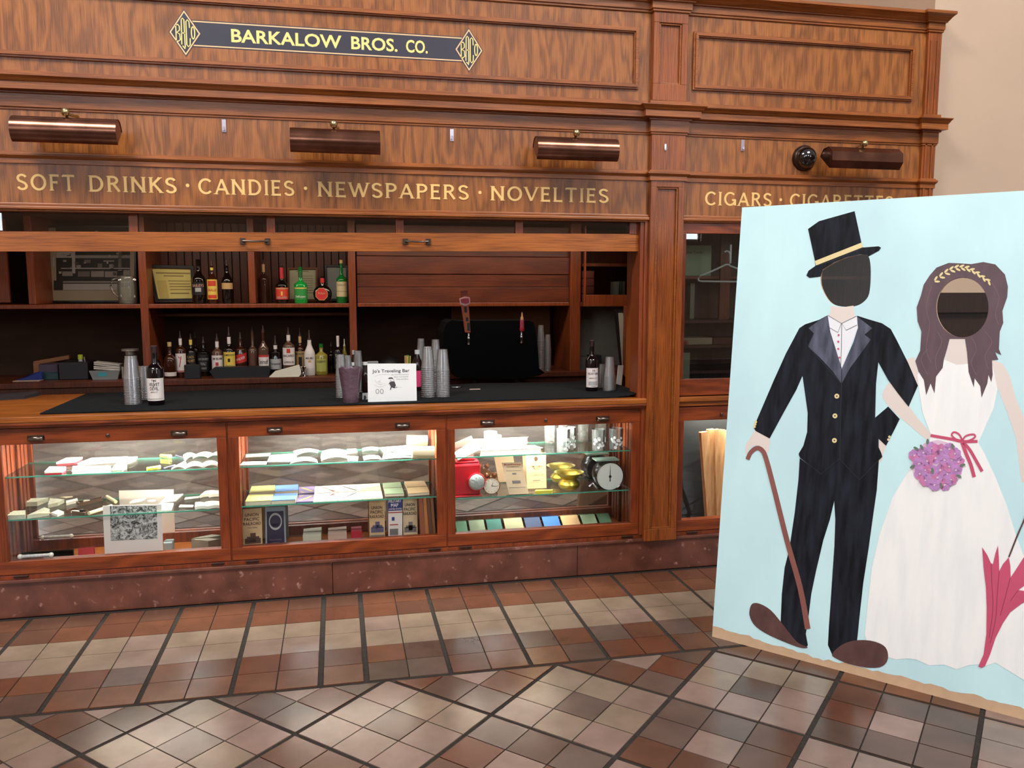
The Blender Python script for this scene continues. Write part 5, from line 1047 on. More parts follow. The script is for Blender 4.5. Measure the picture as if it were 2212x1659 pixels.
mb = MB(); mb.prism([(a_.x-.3, a_.y-.02, ZM-.006), (b_.x-.03, b_.y-.12, ZM-.006), (b_.x, b_.y+.02, ZM-.006), (b_.x-.05, b_.y+.1, ZM-.006), (a_.x-.3, a_.y+.1, ZM-.006)], (0, 0, .012)); single(mb, 'folded_towel', mat('dark grey towel', C(50, 44, 48), .9, bump=.3, nscale=40), 'dark grey folded towel at the left end of the counter', 'towel', bevel=.004)
# black tray, box, napkins, jigger in front of the bottles
def c4box(name, x0, x1, yt, y, th, m, label, cat, **k):
    a_, b_ = at(*c4(x0, yt), y), at(*c4(x1, yt), y); return single(MB().box(a_.x, b_.x, y, y+th, ZC, a_.z), name, m, label, cat, bevel=.003, **k)
c4box('black_box', 430, 582, 1100, 1.38, .05, BLK, 'small black box in front of the liquor bottles', 'box')
a_, b_ = at(*c4(672, 1130), 1.38), at(*c4(1250, 1130), 1.38)
mb = MB(); mb.prism([(a_.x+.03, 1.38, ZC), (b_.x-.01, 1.38, ZC), (b_.x+.005, 1.38, a_.z-.004), (b_.x-.02, 1.38, a_.z+.004), (a_.x+.03, 1.38, a_.z+.004), (a_.x, 1.38, a_.z-.02)], (0, .07, 0)); single(mb, 'bar_caddy', BLK, 'long low black tray in front of the liquor bottles', 'tray', bevel=.004)
pts = [(1245, 1222), (1300, 1165), (1420, 1135), (1530, 1105), (1548, 1150), (1550, 1185), (1530, 1215), (1520, 1230)]
P3 = [at(*c4(x, y), 1.37) for x, y in pts]; mb = MB(); mb.prism([Vector((q.x, 1.365+(q.z-ZC)*.3, max(ZC+.001, q.z))) for q in P3], (0, .02, .004)); single(mb, 'paper_napkin', lm('napkin', C(206, 204, 190)), 'folded white paper napkins lying right of the black tray', 'napkin')
q = at(*c4(1572, 1170), 1.40); single(MB().lathe([(.018, ZC), (.007, ZC+.025), (.007, ZC+.028), (.02, ZC+.06), (.018, ZC+.06), (.005, ZC+.03)], (q.x, 1.40, 0), 18), 'jigger', CHR, 'small metal jigger beside the white napkins', 'jigger', smooth=True)
# books in the glass cupboard
zb_ = at(*e6(480, 500), Y0+.1).z
for k, (x, wd, hh, c_) in enumerate(((540, 16, 128, C(170, 172, 160)), (562, 24, 132, C(90, 120, 96)), (590, 26, 130, C(160, 146, 120)))):
    a_ = at(*e6(x, 500), Y0+.1); z1 = at(*e6(x, 500-hh), Y0+.1).z; single(MB().box(a_.x, a_.x+wd/4.739*depth(a_)/FPX, Y0+.1, Y0+.25, zc0+.031, z1), 'book', lm('book %d' % k, c_), ('pale spined', 'green spined', 'tan spined')[k]+' book standing in the small glass cupboard', 'book', 'books in the glass cupboard')
for k in range(4):
    a_ = at(*e6(220, 500-48*k), Y0+.1); single(MB().box(a_.x-.02, a_.x+.055, Y0+.1, Y0+.2, zc0+.032+.052*k, zc0+.08+.052*k), 'card_box', mat('dull red box', C(110, 50, 40), .5), ('lowest', 'second', 'third', 'topmost')[k]+' small dull red box stacked at the left of the glass cupboard', 'box', 'red boxes in the glass cupboard', bevel=.001)
a_ = at(*e6(325, 492), Y0+.09); single(MB().box(a_.x, a_.x+.12, Y0+.09, Y0+.2, zc0+.031, zc0+.04), 'flat_case', lm('dim white', C(196, 188, 178)), 'flat pale case lying on the floor of the glass cupboard', 'case')
q = at(*e6(185, 1190), 1.45); single(MB().box(q.x-.05, q.x+.05, 1.42, 1.5, ZC, at(*e6(185, 1140), 1.42).z), 'glass_jar', glass('dim jar glass', (.5, .5, .5, 1), 1.5, .1, .2, (.4, .4, .4, 1)), 'dim glass container left of the right-hand wine bottle', 'container')
q = at(*e6(375, 1180), 1.3); single(MB().box(q.x-.04, q.x+.04, 1.42, 1.5, ZC, at(*e6(375, 1125), 1.42).z), 'black_case', BLK, 'black box behind the right-hand cup stack', 'box')
q = at(*e6(570, 1300), .55); qb = atz(*e6(565, 1440), ZM); single(MB().prism([(qb.x-.01, qb.y+.03, ZM+.001), (qb.x+.02, qb.y+.03, ZM+.001), (qb.x+.03, qb.y+.03, at(*e6(570, 1235), qb.y).z), (qb.x+.0, qb.y+.03, at(*e6(570, 1235), qb.y).z)], (0, .01, 0)), 'menu_card', lm('dim white', C(196, 188, 178)), 'narrow pale card standing right of the right-hand cup stack', 'card')
# ================================================================ DISPLAY CASE CONTENTS
s1 = lambda x, y: (x/4.254, 880+y/4.254)
s1a = lambda x, y: (x/6.379, 960+y/6.379)
s1b = lambda x, y: (240+x/6.146, 930+y/6.146)
s2 = lambda x, y: (480+x/4.424, 880+y/4.424)
s3 = lambda x, y: (950+x/4.706, 880+y/4.706)
r1 = lambda x, y: (1440+x/3.95, 480+y/3.95)
def onshelf(pts, mp, z, th, yclip=.183):
    """top outline from pixels, lying on shelf plane z"""
    P = [atz(*mp(x, y), z+th) for x, y in pts]
    return [Vector((q.x, min(max(q.y, .034), yclip), z+.0005)) for q in P]
def flat(name, pts, mp, z, th, m, label, cat, group=None, bevel=0, curl=0, **k):
    P = onshelf(pts, mp, z, th); mb = MB()
    if curl and len(P) == 4:
        n = 8; o = 0
        for s_ in (0, th):
            for i in range(n+1):
                f = i/n; c_ = curl*4*f*(1-f)
                mb.v += [P[0].lerp(P[1], f)+Vector((0, 0, s_+c_)), P[3].lerp(P[2], f)+Vector((0, 0, s_+c_))]
        N_ = 2*(n+1)
        for i in range(n):
            a_ = 2*i; mb.face((a_, a_+1, a_+3, a_+2)); mb.face((N_+a_, N_+a_+2, N_+a_+3, N_+a_+1)); mb.face((a_, a_+2, N_+a_+2, N_+a_)); mb.face((a_+1, N_+a_+1, N_+a_+3, a_+3))
        mb.face((0, N_, N_+1, 1)); mb.face((2*n, 2*n+1, N_+2*n+1, N_+2*n))
    else: mb.prism(P, (0, 0, th))
    return single(mb, name, m, label, cat, group, bevel=bevel, **k)
PAP = mat('bright paper', C(240, 240, 230), .6); CRM = mat('cream paper', C(226, 214, 176), .6); REDB = mat('red cardboard', C(196, 30, 52), .5)
Z1, Z2, ZF = .650, .452, .2115; ZL = .2625
# case 1
P = onshelf([(585, 412), (800, 415), (905, 345), (905, 325), (690, 322)], s1a, Z1, .012); t = thing('trinket_box', tuple(P[0]), 'white box with red sides on the upper glass shelf of the left case', 'box')
MB().prism(P, (0, 0, .009)).build('box_base', REDB, t); c_ = sum(P, Vector())/5; MB().prism([q+(q-c_)*.04+Vector((0, 0, .009)) for q in P], (0, 0, .009)).build('box_lid', PAP, t)
flat('white_case', [(962, 398), (1475, 395), (1520, 300), (1010, 300)], s1a, Z1, .012, PAP, 'large flat white case on the upper shelf beside the red-sided box', 'case', bevel=.002)
flat('cassette', [(1005, 590), (1100, 592), (1165, 545), (1168, 520), (1060, 520)], s1, Z1, .01, mat('silver grey plastic', C(170, 170, 150), .4, noise=.3, nscale=60), 'small silver grey packet between the white case and the yellow marker', 'packet')
a_, b_ = onshelf([(450, 540), (655, 490)], s1b, Z1, .008); t = thing('highlighter', tuple(a_), 'yellow highlighter pen on the upper shelf of the left case', 'pen')
u = Vector((0, 0, .009)); MB().tube([a_+u, a_.lerp(b_, .75)+u], .0085, 12).build('pen_barrel', mat('yellow pen', C(222, 226, 60), .4), t, smooth=True); MB().tube([a_.lerp(b_, .75)+u, b_+u], .0093, 12).build('pen_cap', mat('pale yellow cap', C(236, 240, 140), .4), t, smooth=True)
a_, b_ = onshelf([(690, 515), (850, 470)], s1b, Z1, .006); mb = MB(); mb.tube([a_+u*.6, a_.lerp(b_, .5)+u*.8+Vector((0, .006, 0)), b_+u*.7], [.006, .004, .007], 8); single(mb, 'pen_knife', mat('dark steel', C(70, 72, 92), .3, metal=.7), 'dark steel pocket tool beside the yellow highlighter', 'tool', smooth=True)
for k, (pl, ds) in enumerate((([(785, 515), (960, 520), (1010, 470), (960, 420)], 'pointed'), ([(960, 520), (1200, 525), (1215, 440), (1010, 445)], 'middle'), ([(1190, 522), (1422, 505), (1420, 425), (1210, 440)], 'right-hand'))):
    flat('crumpled_paper', pl, s1b, Z1+.001*k, .008, PAP, ds+' crumpled white paper on the upper shelf of the left case', 'paper', 'crumpled papers in the left case', curl=.012)
bnd = [([(20, 1010), (330, 980), (350, 910), (40, 925)], .02, 'bundle of pale paper strips at the left end of the lower shelf'), ([(350, 995), (660, 935), (685, 890), (610, 870)], .016, 'second paper bundle from the left on the lower shelf'), ([(500, 975), (560, 1000), (700, 955), (640, 935)], .004, 'cream card overlapping the second paper bundle'), ([(708, 940), (790, 965), (880, 930), (800, 900)], .011, 'small white matchbox on the lower shelf of the left case')]
for k, (pl, th, ds) in enumerate(bnd): flat(('paper_bundle', 'paper_bundle', 'card', 'matchbox')[k], pl, s1a, Z2+(.017 if k == 2 else 0), th, (mat('bundled notes', C(196, 198, 176), .6, noise=.2, nscale=90, stretch=(1, 1, 6)), mat('bundled notes', C(196, 198, 176), .6), CRM, PAP)[k], ds, ('bundle', 'bundle', 'card', 'matchbox')[k], bevel=.001)
P = onshelf([(905, 905), (1160, 955), (1225, 915), (1020, 870)], s1a, Z2, .012); t = thing('wooden_tray', tuple(P[0]), 'small brown open tray of trinkets on the lower shelf of the left case', 'tray')
c_ = sum(P, Vector())/4; BRW = mat('brown tray', C(86, 60, 42), .5); mb = MB(); mb.prism(P, (0, 0, .003)); mb.prism([q+Vector((0, 0, .003)) for q in P], (0, 0, .01), 0, [[q.lerp(c_, .1)+Vector((0, 0, .003)) for q in P]]); mb.build('tray_box', BRW, t)
mb = MB(); mb.box(c_.x-.03, c_.x+.005, c_.y-.006, c_.y+.006, Z2+.004, Z2+.012, 0); mb.box(c_.x+.0, c_.x+.02, c_.y-.002, c_.y+.008, Z2+.004, Z2+.014, 1); mb.build('tray_trinkets', [PAP, BLK], t)
a_, b_ = onshelf([(1190, 975), (1500, 880)], s1a, Z2, .012); b_.y = .15; mb = MB(); mb.tube([a_+u*1.1, b_+u*1.1], .0085, 14); single(mb, 'paper_scroll', CRM, 'rolled cream paper lying slanted on the lower shelf of the left case', 'scroll', smooth=True)
flat('spoon', [(195, 1030), (315, 1050), (320, 1020), (205, 1000)], s1b, Z2, .006, PAP, 'small white spoon-shaped piece on the lower shelf', 'trinket', bevel=.002)
P = onshelf([(470, 1008)], s1b, Z2, .004); q = P[0]; single(MB().lathe([(.0005, 0), (.018, 0), (.02, .003), (.0005, .004)], (q.x, q.y, Z2+.0005), 20, sy=.8), 'white_disc', PAP, 'small white oval disc in the middle of the lower shelf', 'disc', smooth=True)
flat('ticket_stack', [(590, 1060), (800, 1055), (830, 965), (640, 965)], s1b, Z2, .006, PAP, 'stack of white tickets on the lower shelf, left of the paper pile', 'tickets')
flat('white_ruler', [(900, 1010), (1085, 1010), (1095, 990), (920, 985)], s1b, Z2, .003, PAP, 'thin white strip lying on the lower shelf near its right end', 'strip')
for k, pl in enumerate(([(1085, 1055), (1260, 1060), (1250, 960), (1115, 955)], [(1255, 1058), (1440, 1052), (1438, 940), (1240, 950)])): flat('paper_pile', pl, s1b, Z2, .014, PAP, ('left', 'right')[k]+' bright pile of white papers at the right end of the lower shelf', 'papers', curl=.004)
# bottom of case 1
a_, b_ = onshelf([(285, 1545), (730, 1500)], s1a, ZL, .01); a_.y = b_.y = .042; t = thing('glass_tube', tuple(a_), 'white printed tube with round white end caps on the floor of the left case', 'tube')
u2 = Vector((0, 0, .011)); MB().tube([a_+u2, b_+u2], .008, 14).build('tube_body', mat('pale printed tube', C(206, 204, 206), .4, noise=.25, nscale=120), t, smooth=True)
for q in (a_, b_): MB().ball(q+u2, .0115, 0, 14).build('end_cap', PAP, t, smooth=True)
flat('strip_card', [(330, 1470), (1000, 1450), (1040, 1420), (380, 1440)], s1a, ZF, .036, mat('pale green card', C(186, 196, 160), .6), 'long pale green card on the case floor behind the white tube', 'card')
flat('booklet', [(1090, 1420), (1290, 1425), (1310, 1378), (1140, 1385)], s1a, ZF, .042, mat('dull red cover', C(176, 60, 70), .5), 'small red booklet on the floor of the left case', 'booklet')
flat('folder', [(1090, 1400), (1290, 1470), (1440, 1440), (1320, 1370)], s1b, ZF, .055, mat('grey folder', C(120, 112, 100), .5), 'grey folder at the right end of the left case floor', 'folder')
flat('blue_card', [(700, 1500), (800, 1495), (830, 1455), (720, 1440)], s1b, ZF, .05, mat('blue grey card', C(150, 164, 172), .5), 'pale blue grey card right of the old street photograph', 'card')
# old photograph print
yP = .042; cs = [at(*s1(x, y), yP) for x, y in ((943, 905), (1485, 890), (1497, 1270), (960, 1300))]; cs[2].z = cs[3].z = ZL
t = thing('old_photograph', tuple((cs[2]+cs[3])/2), 'black and white photograph print with white border leaning in the left case', 'photograph')
MB().prism([cs[3], cs[2], cs[1], cs[0]], (0, .002, 0)).build('print_border', lm('white', C(226, 216, 212)), t)
m = mat('busy halftone image', C(140, 140, 140), .6); n_ = m.node_tree; vv = n_.nodes.new('ShaderNodeTexNoise'); vv.inputs['Scale'].default_value = 38; vv.inputs['Detail'].default_value = 9; vv.inputs['Roughness'].default_value = .75; vv.inputs['Distortion'].default_value = 1.5; rr = n_.nodes.new('ShaderNodeMapRange'); rr.inputs[1].default_value = .43; rr.inputs[2].default_value = .57; rr.inputs[3].default_value = .02; rr.inputs[4].default_value = .62
tc_ = n_.nodes.new('ShaderNodeTexCoord'); n_.links.new(tc_.outputs['Object'], vv.inputs['Vector']); n_.links.new(vv.outputs[0], rr.inputs[0]); n_.links.new(rr.outputs[0], n_.nodes['Principled BSDF'].inputs['Base Color'])
ci = [at(*s1(x, y), yP-.0008) for x, y in ((1010, 905), (1440, 905), (1448, 1205), (1018, 1228))]; MB().sheet(ci, face=(0, -1, 0)).build('print_image', m, t)
# case 2
Z1, Z2 = .652, .458
CARD = [([(170, 552), (420, 545), (432, 515), (200, 520)], 0), ([(430, 520), (690, 518), (712, 475), (445, 482)], 0), ([(645, 545), (912, 540), (905, 500), (700, 490)], .012), ([(948, 510), (1205, 490), (1190, 452), (940, 470)], .014), ([(1200, 512), (1295, 512), (1300, 470), (1200, 462)], 0), ([(1355, 505), (1528, 500), (1500, 465), (1345, 470)], .006), ([(1530, 495), (1900, 485), (1930, 440), (1540, 430)], .004), ([(1620, 480), (1960, 470), (1960, 415), (1640, 410)], .01)]
DSC = ('at the left end of', 'second from the left on', 'curled, third from the left on', 'curled and printed, near the middle of', 'small and square, right of the middle of', 'small curled, right of the square one on', 'large, near the right end of', 'largest, lying over others at the right end of')
for k, (pl, cu) in enumerate(CARD): flat('paper_card', pl, s2, Z1+.0006*k, .0015, PAP, 'white card '+DSC[k]+' the top shelf', 'card', 'white cards on the top shelf of the middle case', curl=cu)
a_, b_ = onshelf([(1830, 470), (2030, 440)], s2, Z1, .03); mb = MB(); mb.tube([a_+Vector((0, 0, .035)), b_+Vector((0, 0, .03))], .03, 18); single(mb, 'paper_scroll', CRM, 'thick cream paper roll at the right end of the top shelf, middle case', 'scroll', smooth=True)
BK = [([(218, 905), (460, 900), (492, 830), (250, 835)], .022, C(206, 204, 110), 'pale yellow book'), ([(468, 895), (697, 890), (722, 820), (500, 825)], .020, C(92, 136, 214), 'sky blue book'), ([(703, 915), (865, 910), (880, 835), (732, 835)], .006, C(104, 86, 132), 'thin violet booklet with yellow pattern'),
      ([(870, 905), (1105, 898), (1105, 815), (880, 825)], .005, C(236, 232, 224), 'white booklet with red drawing'), ([(1108, 895), (1338, 885), (1330, 805), (1106, 812)], .005, C(238, 234, 226), 'white booklet with black drawing'), ([(1340, 882), (1537, 870), (1520, 795), (1332, 802)], .005, C(240, 230, 200), 'cream booklet with fine gold drawing'),
      ([(1558, 828), (1738, 822), (1720, 765), (1545, 770)], .014, C(140, 160, 128), 'sage green book'), ([(1780, 825), (1980, 810), (1960, 755), (1765, 765)], .014, C(206, 178, 134), 'tan bent-cover book')]
for k, (pl, th, c_, ds) in enumerate(BK):
    P = onshelf(pl, s2, Z2, th); t = thing('book' if th > .01 else 'booklet', tuple(P[0]), ds+' lying on the lower glass shelf of the middle case', 'book', 'books on the lower shelf of the middle case')
    if th > .01: MB().prism([q+Vector((0, .002, 0)) if i < 2 else q for i, q in enumerate(P)], (0, 0, th-.002)).build('page_block', mat('book pages', C(214, 200, 180), .7), t)
    MB().prism([q+Vector((0, 0, th-.002 if th > .01 else 0)) for q in P], (0, 0, .002 if th > .01 else th)).build('cover', mat('cover '+ds, c_, .4), t)
    if 2 <= k <= 5:
        L_ = lambda s_, r_: P[0].lerp(P[1], s_).lerp(P[3].lerp(P[2], s_), r_)+Vector((0, 0, th+.0006)); mb = MB()
        def ln(p0, p1, w_, m): d_ = (p1-p0).normalized(); n2 = Vector((-d_.y, d_.x, 0))*w_; mb.add([p0+n2, p1+n2, p1-n2, p0-n2], [(3, 2, 1, 0)], m)
        if k == 2: ln(L_(.2, .15), L_(.85, .8), .006, 0); ln(L_(.1, .7), L_(.3, .9), .004, 0); ms = [mat('gold pattern', C(206, 176, 90), .5)]
        elif k == 3: ln(L_(.3, .2), L_(.5, .4), .004, 0); ln(L_(.5, .4), L_(.85, .85), .0035, 1); ln(L_(.72, .7), L_(.85, .9), .007, 0); ms = [REDI, GREY]
        elif k == 4: ln(L_(.2, .2), L_(.8, .9), .0045, 0); ms = [INK]
        else: ln(L_(.2, .85), L_(.9, .4), .002, 0); ln(L_(.5, .9), L_(.8, .5), .0012, 0); ms = [mat('ochre line', C(190, 150, 90), .5)]
        mb.build('cover_drawing', ms, t)
def stand(name, pl, mp, y, th, m, label, cat, back=.0, z0=ZF, rows=(), extra=None, group=None):
    """upright sheet or booklet; pl = tl,tr,br,bl pixels"""
    c_ = [at(*mp(*q), y) for q in pl]; c_[2].z = c_[3].z = z0+.0008
    if z0 == ZF: c_[2].z = c_[3].z = ZF+.001
    for i in (0, 1): c_[i].y += back; 
    t = thing(name, tuple((c_[2]+c_[3])/2), label, cat, group)
    MB().prism([c_[3], c_[2], c_[1], c_[0]], (0, th, 0)).build('cover', m, t)
    def Q(s_, u_): return (c_[0].lerp(c_[1], s_)).lerp(c_[3].lerp(c_[2], s_), u_)+Vector((0, -.0008, 0))
    if rows:
        mb = MB(); ms = []
        for (kind, s0, u0, s1_, u1, mm) in rows:
            if mm not in ms: ms.append(mm)
            a_, b_, d_ = Q(s0, u1), Q(s1_, u1), Q(s0, u0)
            if kind == '#': mb.sheet([Q(s0, u0), Q(s1_, u0), Q(s1_, u1), Q(s0, u1)], ms.index(mm), face=(0, -1, 0))
            elif kind == 'o': 
                cc, rx, ry = (s0+s1_)/2, (s1_-s0)/2, (u1-u0)/2; ribbon(mb, [(cc+rx*math.cos(a*PI/12), (u0+u1)/2+ry*math.sin(a*PI/12)) for a in range(24)], .05, lambda a, b2: Q(a, b2)+Vector((0, -.0004, 0)), ms.index(mm), True)
            else: uu = (b_-a_); vv_ = (d_-a_); add_text(mb, kind, a_+Vector((0, -.0005, 0)), uu.normalized(), vv_.normalized(), 0, uu.length, 0, vv_.length, ms.index(mm), bold=.015)
        mb.build('cover_print', ms, t)
    return t
TAN = mat('old tan paper', C(206, 172, 130), .7, noise=.06, nscale=30); BRN = mat('brown print', C(86, 56, 44), .6); NAV = mat('deep navy cover', C(38, 32, 62), .5); BLU = mat('flag blue', C(44, 54, 120), .5)
UPR = lambda a, c_: [('UNION', .14, a, .84, a+.07, c_), ('PACIFIC', .08, a+.1, .88, a+.17, c_), ('RAILROAD', .03, a+.2, .95, a+.27, c_)]
SHLD = lambda u0, c_: [('#', .38, u0, .66, u0+.2, c_), ('#', .1, u0+.12, .92, u0+.24, c_), ('#', .2, u0+.08, .84, u0+.14, c_)]
stand('timetable', [s_ for s_ in ((193, 975), (375, 962), (385, 1318), (200, 1330))], s2, .075, .006, TAN, 'tan railroad timetable standing at the far left of the middle case', 'timetable', rows=UPR(.1, BRN)+[('Time Tables', .25, .41, .75, .44, GREY)]+SHLD(.55, BRN))
stand('brochure', ((410, 955), (600, 945), (612, 1298), (412, 1305)), s2, .08, .006, mat('grey blue edge', C(140, 150, 156), .5), 'dark violet brochure with circle emblem beside the left tan timetable', 'brochure', rows=[('#', .08, .1, .92, .97, NAV), ('o', .2, .16, .8, .5, LGR), ('#', .35, .38, .65, .44, LGR), ('#', .46, .5, .54, .6, mat('rose print', C(200, 90, 110), .5)), ('TRANSCONTINENTAL', .2, .73, .8, .76, GREY), ('HISTORY', .3, .8, .7, .82, GREY)])
stand('timetable', ((1403, 880), (1552, 875), (1555, 1235), (1408, 1245)), s2, .09, .006, TAN, 'tan railroad timetable standing left of the blue and white map', 'timetable', rows=UPR(.15, BRN)+SHLD(.5, mat('slate print', C(92, 88, 120), .6))+[('#', .03, .8, .97, .83, GREY)])
stand('folded_map', ((1585, 868), (1720, 862), (1720, 1215), (1588, 1225)), s2, .085, .005, lm('white', C(226, 216, 212)), 'red, white and blue folded military map in the middle case', 'map', rows=[('#', 0, 0, 1, .28, BLU), ('MILITARY', .05, .03, .95, .1, LW), ('MAP', .2, .12, .72, .2, LW), ('UNITED STATES', .04, .225, .96, .26, LW), ('#', 0, .31, 1, .33, REDI), ('#', .25, .42, .45, .5, BLU), ('#', .1, .58, .7, .6, REDI), ('#', .1, .68, .7, .82, GREY), ('#', 0, .92, 1, .94, REDI), ('#', 0, .96, 1, 1, BLU)])
stand('timetable', ((1725, 868), (1862, 862), (1868, 1195), (1728, 1215)), s2, .1, .006, mat('pale tan paper', C(214, 190, 156), .7), 'pale tan railroad timetable standing right of the folded map', 'timetable', rows=UPR(.12, INK)+SHLD(.55, GREY))
for k, (x0, x1, c_) in enumerate(((1880, 1915, C(150, 84, 58)), (1920, 1950, C(186, 120, 70)), (1955, 1985, C(120, 76, 52)), (1990, 2015, C(160, 110, 76)))):
    stand('thin_book', ((x0, 870), (x1, 868), (x1+30, 1200), (x0+22, 1205)), s2, .05+.005*k, .1, lm('thin book %d' % k, c_), ('reddish brown', 'orange tan', 'dark brown', 'light brown')[k]+' thin book leaning at the right end of the middle case', 'book', group='thin books leaning in the middle case')
for k, (pl, c_, ds) in enumerate((([(770, 1225), (945, 1222), (945, 1190), (775, 1192)], C(206, 200, 180), 'cream'), ([(1010, 1205), (1190, 1200), (1185, 1175), (1015, 1180)], C(206, 176, 160), 'pinkish'), ([(1232, 1188), (1335, 1185), (1332, 1160), (1240, 1162)], C(190, 40, 60), 'red'))):
    flat('small_card', pl, s2, ZF, .055, lm('small card '+ds, c_), ds+' small card box on the floor of the middle case', 'card', 'small boxes on the floor of the middle case')
# case 3
Z1, Z2 = .652, .440
P = onshelf([(155, 480), (330, 470), (425, 430), (330, 420)], s3, Z1, .01); mb = MB(); mb.prism([at(*s3(x, y), .05) for x, y in ((158, 475), (190, 540), (430, 440), (385, 358))], (0, .006, 0)); mb.v = [Vector((q.x, max(.034, q.y+(q.z-.62)*.8), q.z)) for q in mb.v]
single(mb, 'paper_card', PAP, 'white card tipped over the front edge of the top shelf, right case', 'card')
flat('linen_stack', [(440, 465), (1075, 445), (960, 395), (470, 395)], s3, Z1, .03, PAP, 'broad white folded cloth on the top shelf of the right case', 'cloth', bevel=.006)
P = atz(*s3(490, 380), Z1); single(MB().lathe([(.0005, 0), (.03, 0), (.036, .06), (.036, .085), (.033, .085)], (P.x, .13, Z1+.001), 20), 'white_mug', mat('white glazed mug', C(240, 240, 236), .2), 'white mug at the back of the top shelf behind the cloth', 'mug', smooth=True)
TG = glass('tumbler glass', (.94, .97, .97, 1), 2.0, .03, .10, (.9, .95, .95, 1)); SNW = mat('white glass decoration', C(236, 240, 240), .5)
for k, (x, yb, yy, wd, tp_) in enumerate(((1255, 455, .06, 140, 215), (1330, 440, .12, 110, 200), (1615, 452, .06, 145, 220), (1790, 432, .07, 145, 210))):
    p = at(*s3(x, yb), yy); r = wd/4.706*depth(p)/FPX/2; H = at(*s3(x, tp_), yy).z-Z1
    t = thing('glass_tumbler', (p.x, yy, Z1), ('front left', 'rear left', 'middle', 'rightmost')[k]+' glass tumbler with white etched decoration on the top shelf, right case', 'tumbler', 'glass tumblers in the right case')
    MB().lathe([(.0005, Z1+.001), (r*.92, Z1+.001), (r, Z1+H), (r*.94, Z1+H), (r*.86, Z1+.015), (.0005, Z1+.015)], (p.x, yy, 0), 24).build('glass_body', TG, t, smooth=True)
    mb = MB(); rd = random.Random(k)
    for q in range(16):
        a = rd.uniform(-2.6, -.5); z = Z1+H*rd.uniform(.12, .6); s_ = .006+.004*rd.random(); mb.sheet([(p.x+(r*.985)*math.cos(a+s_/r*math.cos(i*PI/3)), yy+(r*.985)*math.sin(a+s_/r*math.cos(i*PI/3)), z+s_*math.sin(i*PI/3)) for i in range(6)])
    mb.build('etched_decoration', SNW, t)
# red lantern
RL = mat('red enamel', C(186, 26, 40), .25, coat=.5); t = thing('railroad_lantern', tuple(at(*s3(290, 930), .1)), 'red railroad signal lantern with round glass lens in the right case', 'lantern')
def s3box(mb, x0, x1, yt, yb, y0, y1, m=0): a_, b_ = at(*s3(x0, yb), y0), at(*s3(x1, yt), y0); mb.box(a_.x, b_.x, y0, y1, max(Z2+.001, a_.z), b_.z, m)
mb = MB(); s3box(mb, 120, 415, 570, 900, .06, .15); mb.build('lantern_body', RL, t, bevel=.01)
mb = MB(); s3box(mb, 100, 430, 890, 950, .05, .16); mb.build('lantern_base', RL, t, bevel=.006)
mb = MB(); s3box(mb, 160, 400, 545, 572, .07, .14); s3box(mb, 190, 360, 515, 546, .08, .13); mb.build('lantern_cap', RL, t, bevel=.008)
a_ = at(*s3(372, 755), .05); r = 88/4.706*depth(a_)/FPX
MB().lathe([(r, .06), (r*1.08, .045), (r, .038), (r*.9, .04)], (a_.x, 0, a_.z), 28, axis='y').build('lens_ring', RL, t, smooth=True)
MB().lathe([(r*.95*math.cos(i*PI/14), .042-r*.4*math.sin(i*PI/14)) for i in range(7)]+[(.0005, .042-r*.4)], (a_.x, 0, a_.z), 28, axis='y').build('lens', mat('faceted lens', C(190, 200, 200), .08, metal=.4, bump=1, nscale=70), t, smooth=True)
# alarm clock
a_ = at(*s3(528, 800), .06); r = 84/4.706*depth(a_)/FPX; BZ = mat('worn bronze', C(150, 104, 70), .25, metal=.8); t = thing('alarm_clock', (a_.x, .08, Z2), 'old twin-bell alarm clock with white face beside the red lantern', 'clock')
MB().lathe([(.0005, .11), (r, .11), (r*1.06, .1), (r*1.06, .064), (r*.98, .06), (r*.95, .064)], (a_.x, 0, a_.z), 28, axis='y').build('clock_body', BZ, t, smooth=True)
mb = MB(); mb.sheet([(a_.x+r*.95*math.cos(i*PI/14), .063, a_.z+r*.95*math.sin(i*PI/14)) for i in range(28)], 0, face=(0, -1, 0))
for i in range(12): an = i*PI/6; cx_, cz_ = a_.x+r*.76*math.cos(an), a_.z+r*.76*math.sin(an); mb.sheet([(cx_+.0016*math.cos(q), .0622, cz_+.0026*math.sin(q)) for q in (0, 1.57, 3.14, 4.71)], 1, face=(0, -1, 0))
for an, ln_ in ((1.15, .5), (-.1, .72)): ribbon(mb, [(a_.x, a_.z), (a_.x+r*ln_*math.cos(an), a_.z+r*ln_*math.sin(an))], [.003, .001], lambda x, z: Vector((x, .0618, z)), 1)
mb.build('clock_face', [lm('clock face', C(232, 222, 206)), INK], t)
for s_ in (-1, 1):
    MB().ball((a_.x+s_*r*.45, .08, a_.z+r*1.25), r*.36, 0, 14).build('bell', BZ, t, smooth=True); MB().tube([(a_.x+s_*r*.5, .08, a_.z-r*.8), (a_.x+s_*r*.8, .08, Z2+.001)], .003).build('leg', BZ, t)
MB().tube([(a_.x-r*.6, .08, a_.z+r*1.1), (a_.x-r*.5, .08, a_.z+r*1.7), (a_.x+r*.3, .08, a_.z+r*1.75), (a_.x+r*.5, .08, a_.z+r*1.3)], .002).build('handle', BZ, t, smooth=True)
stand('receipt', ((640, 575), (845, 570), (905, 905), (705, 935)), s3, .05, .0015, mat('receipt paper', C(214, 190, 160), .7), 'long printed paper bill leaning in front of the tan timetable, right case', 'paper', back=.03, z0=Z2, rows=[('Railway', .1, .04, .95, .1, REDI), ('INFORMATION', .2, .12, .8, .15, BRN), ('Rules in force', .15, .24, .85, .27, GREY), ('#', .4, .33, .6, .38, GREY), ('#', .3, .57, .72, .66, GREY), ('#', .08, .78, .92, .795, GREY)])
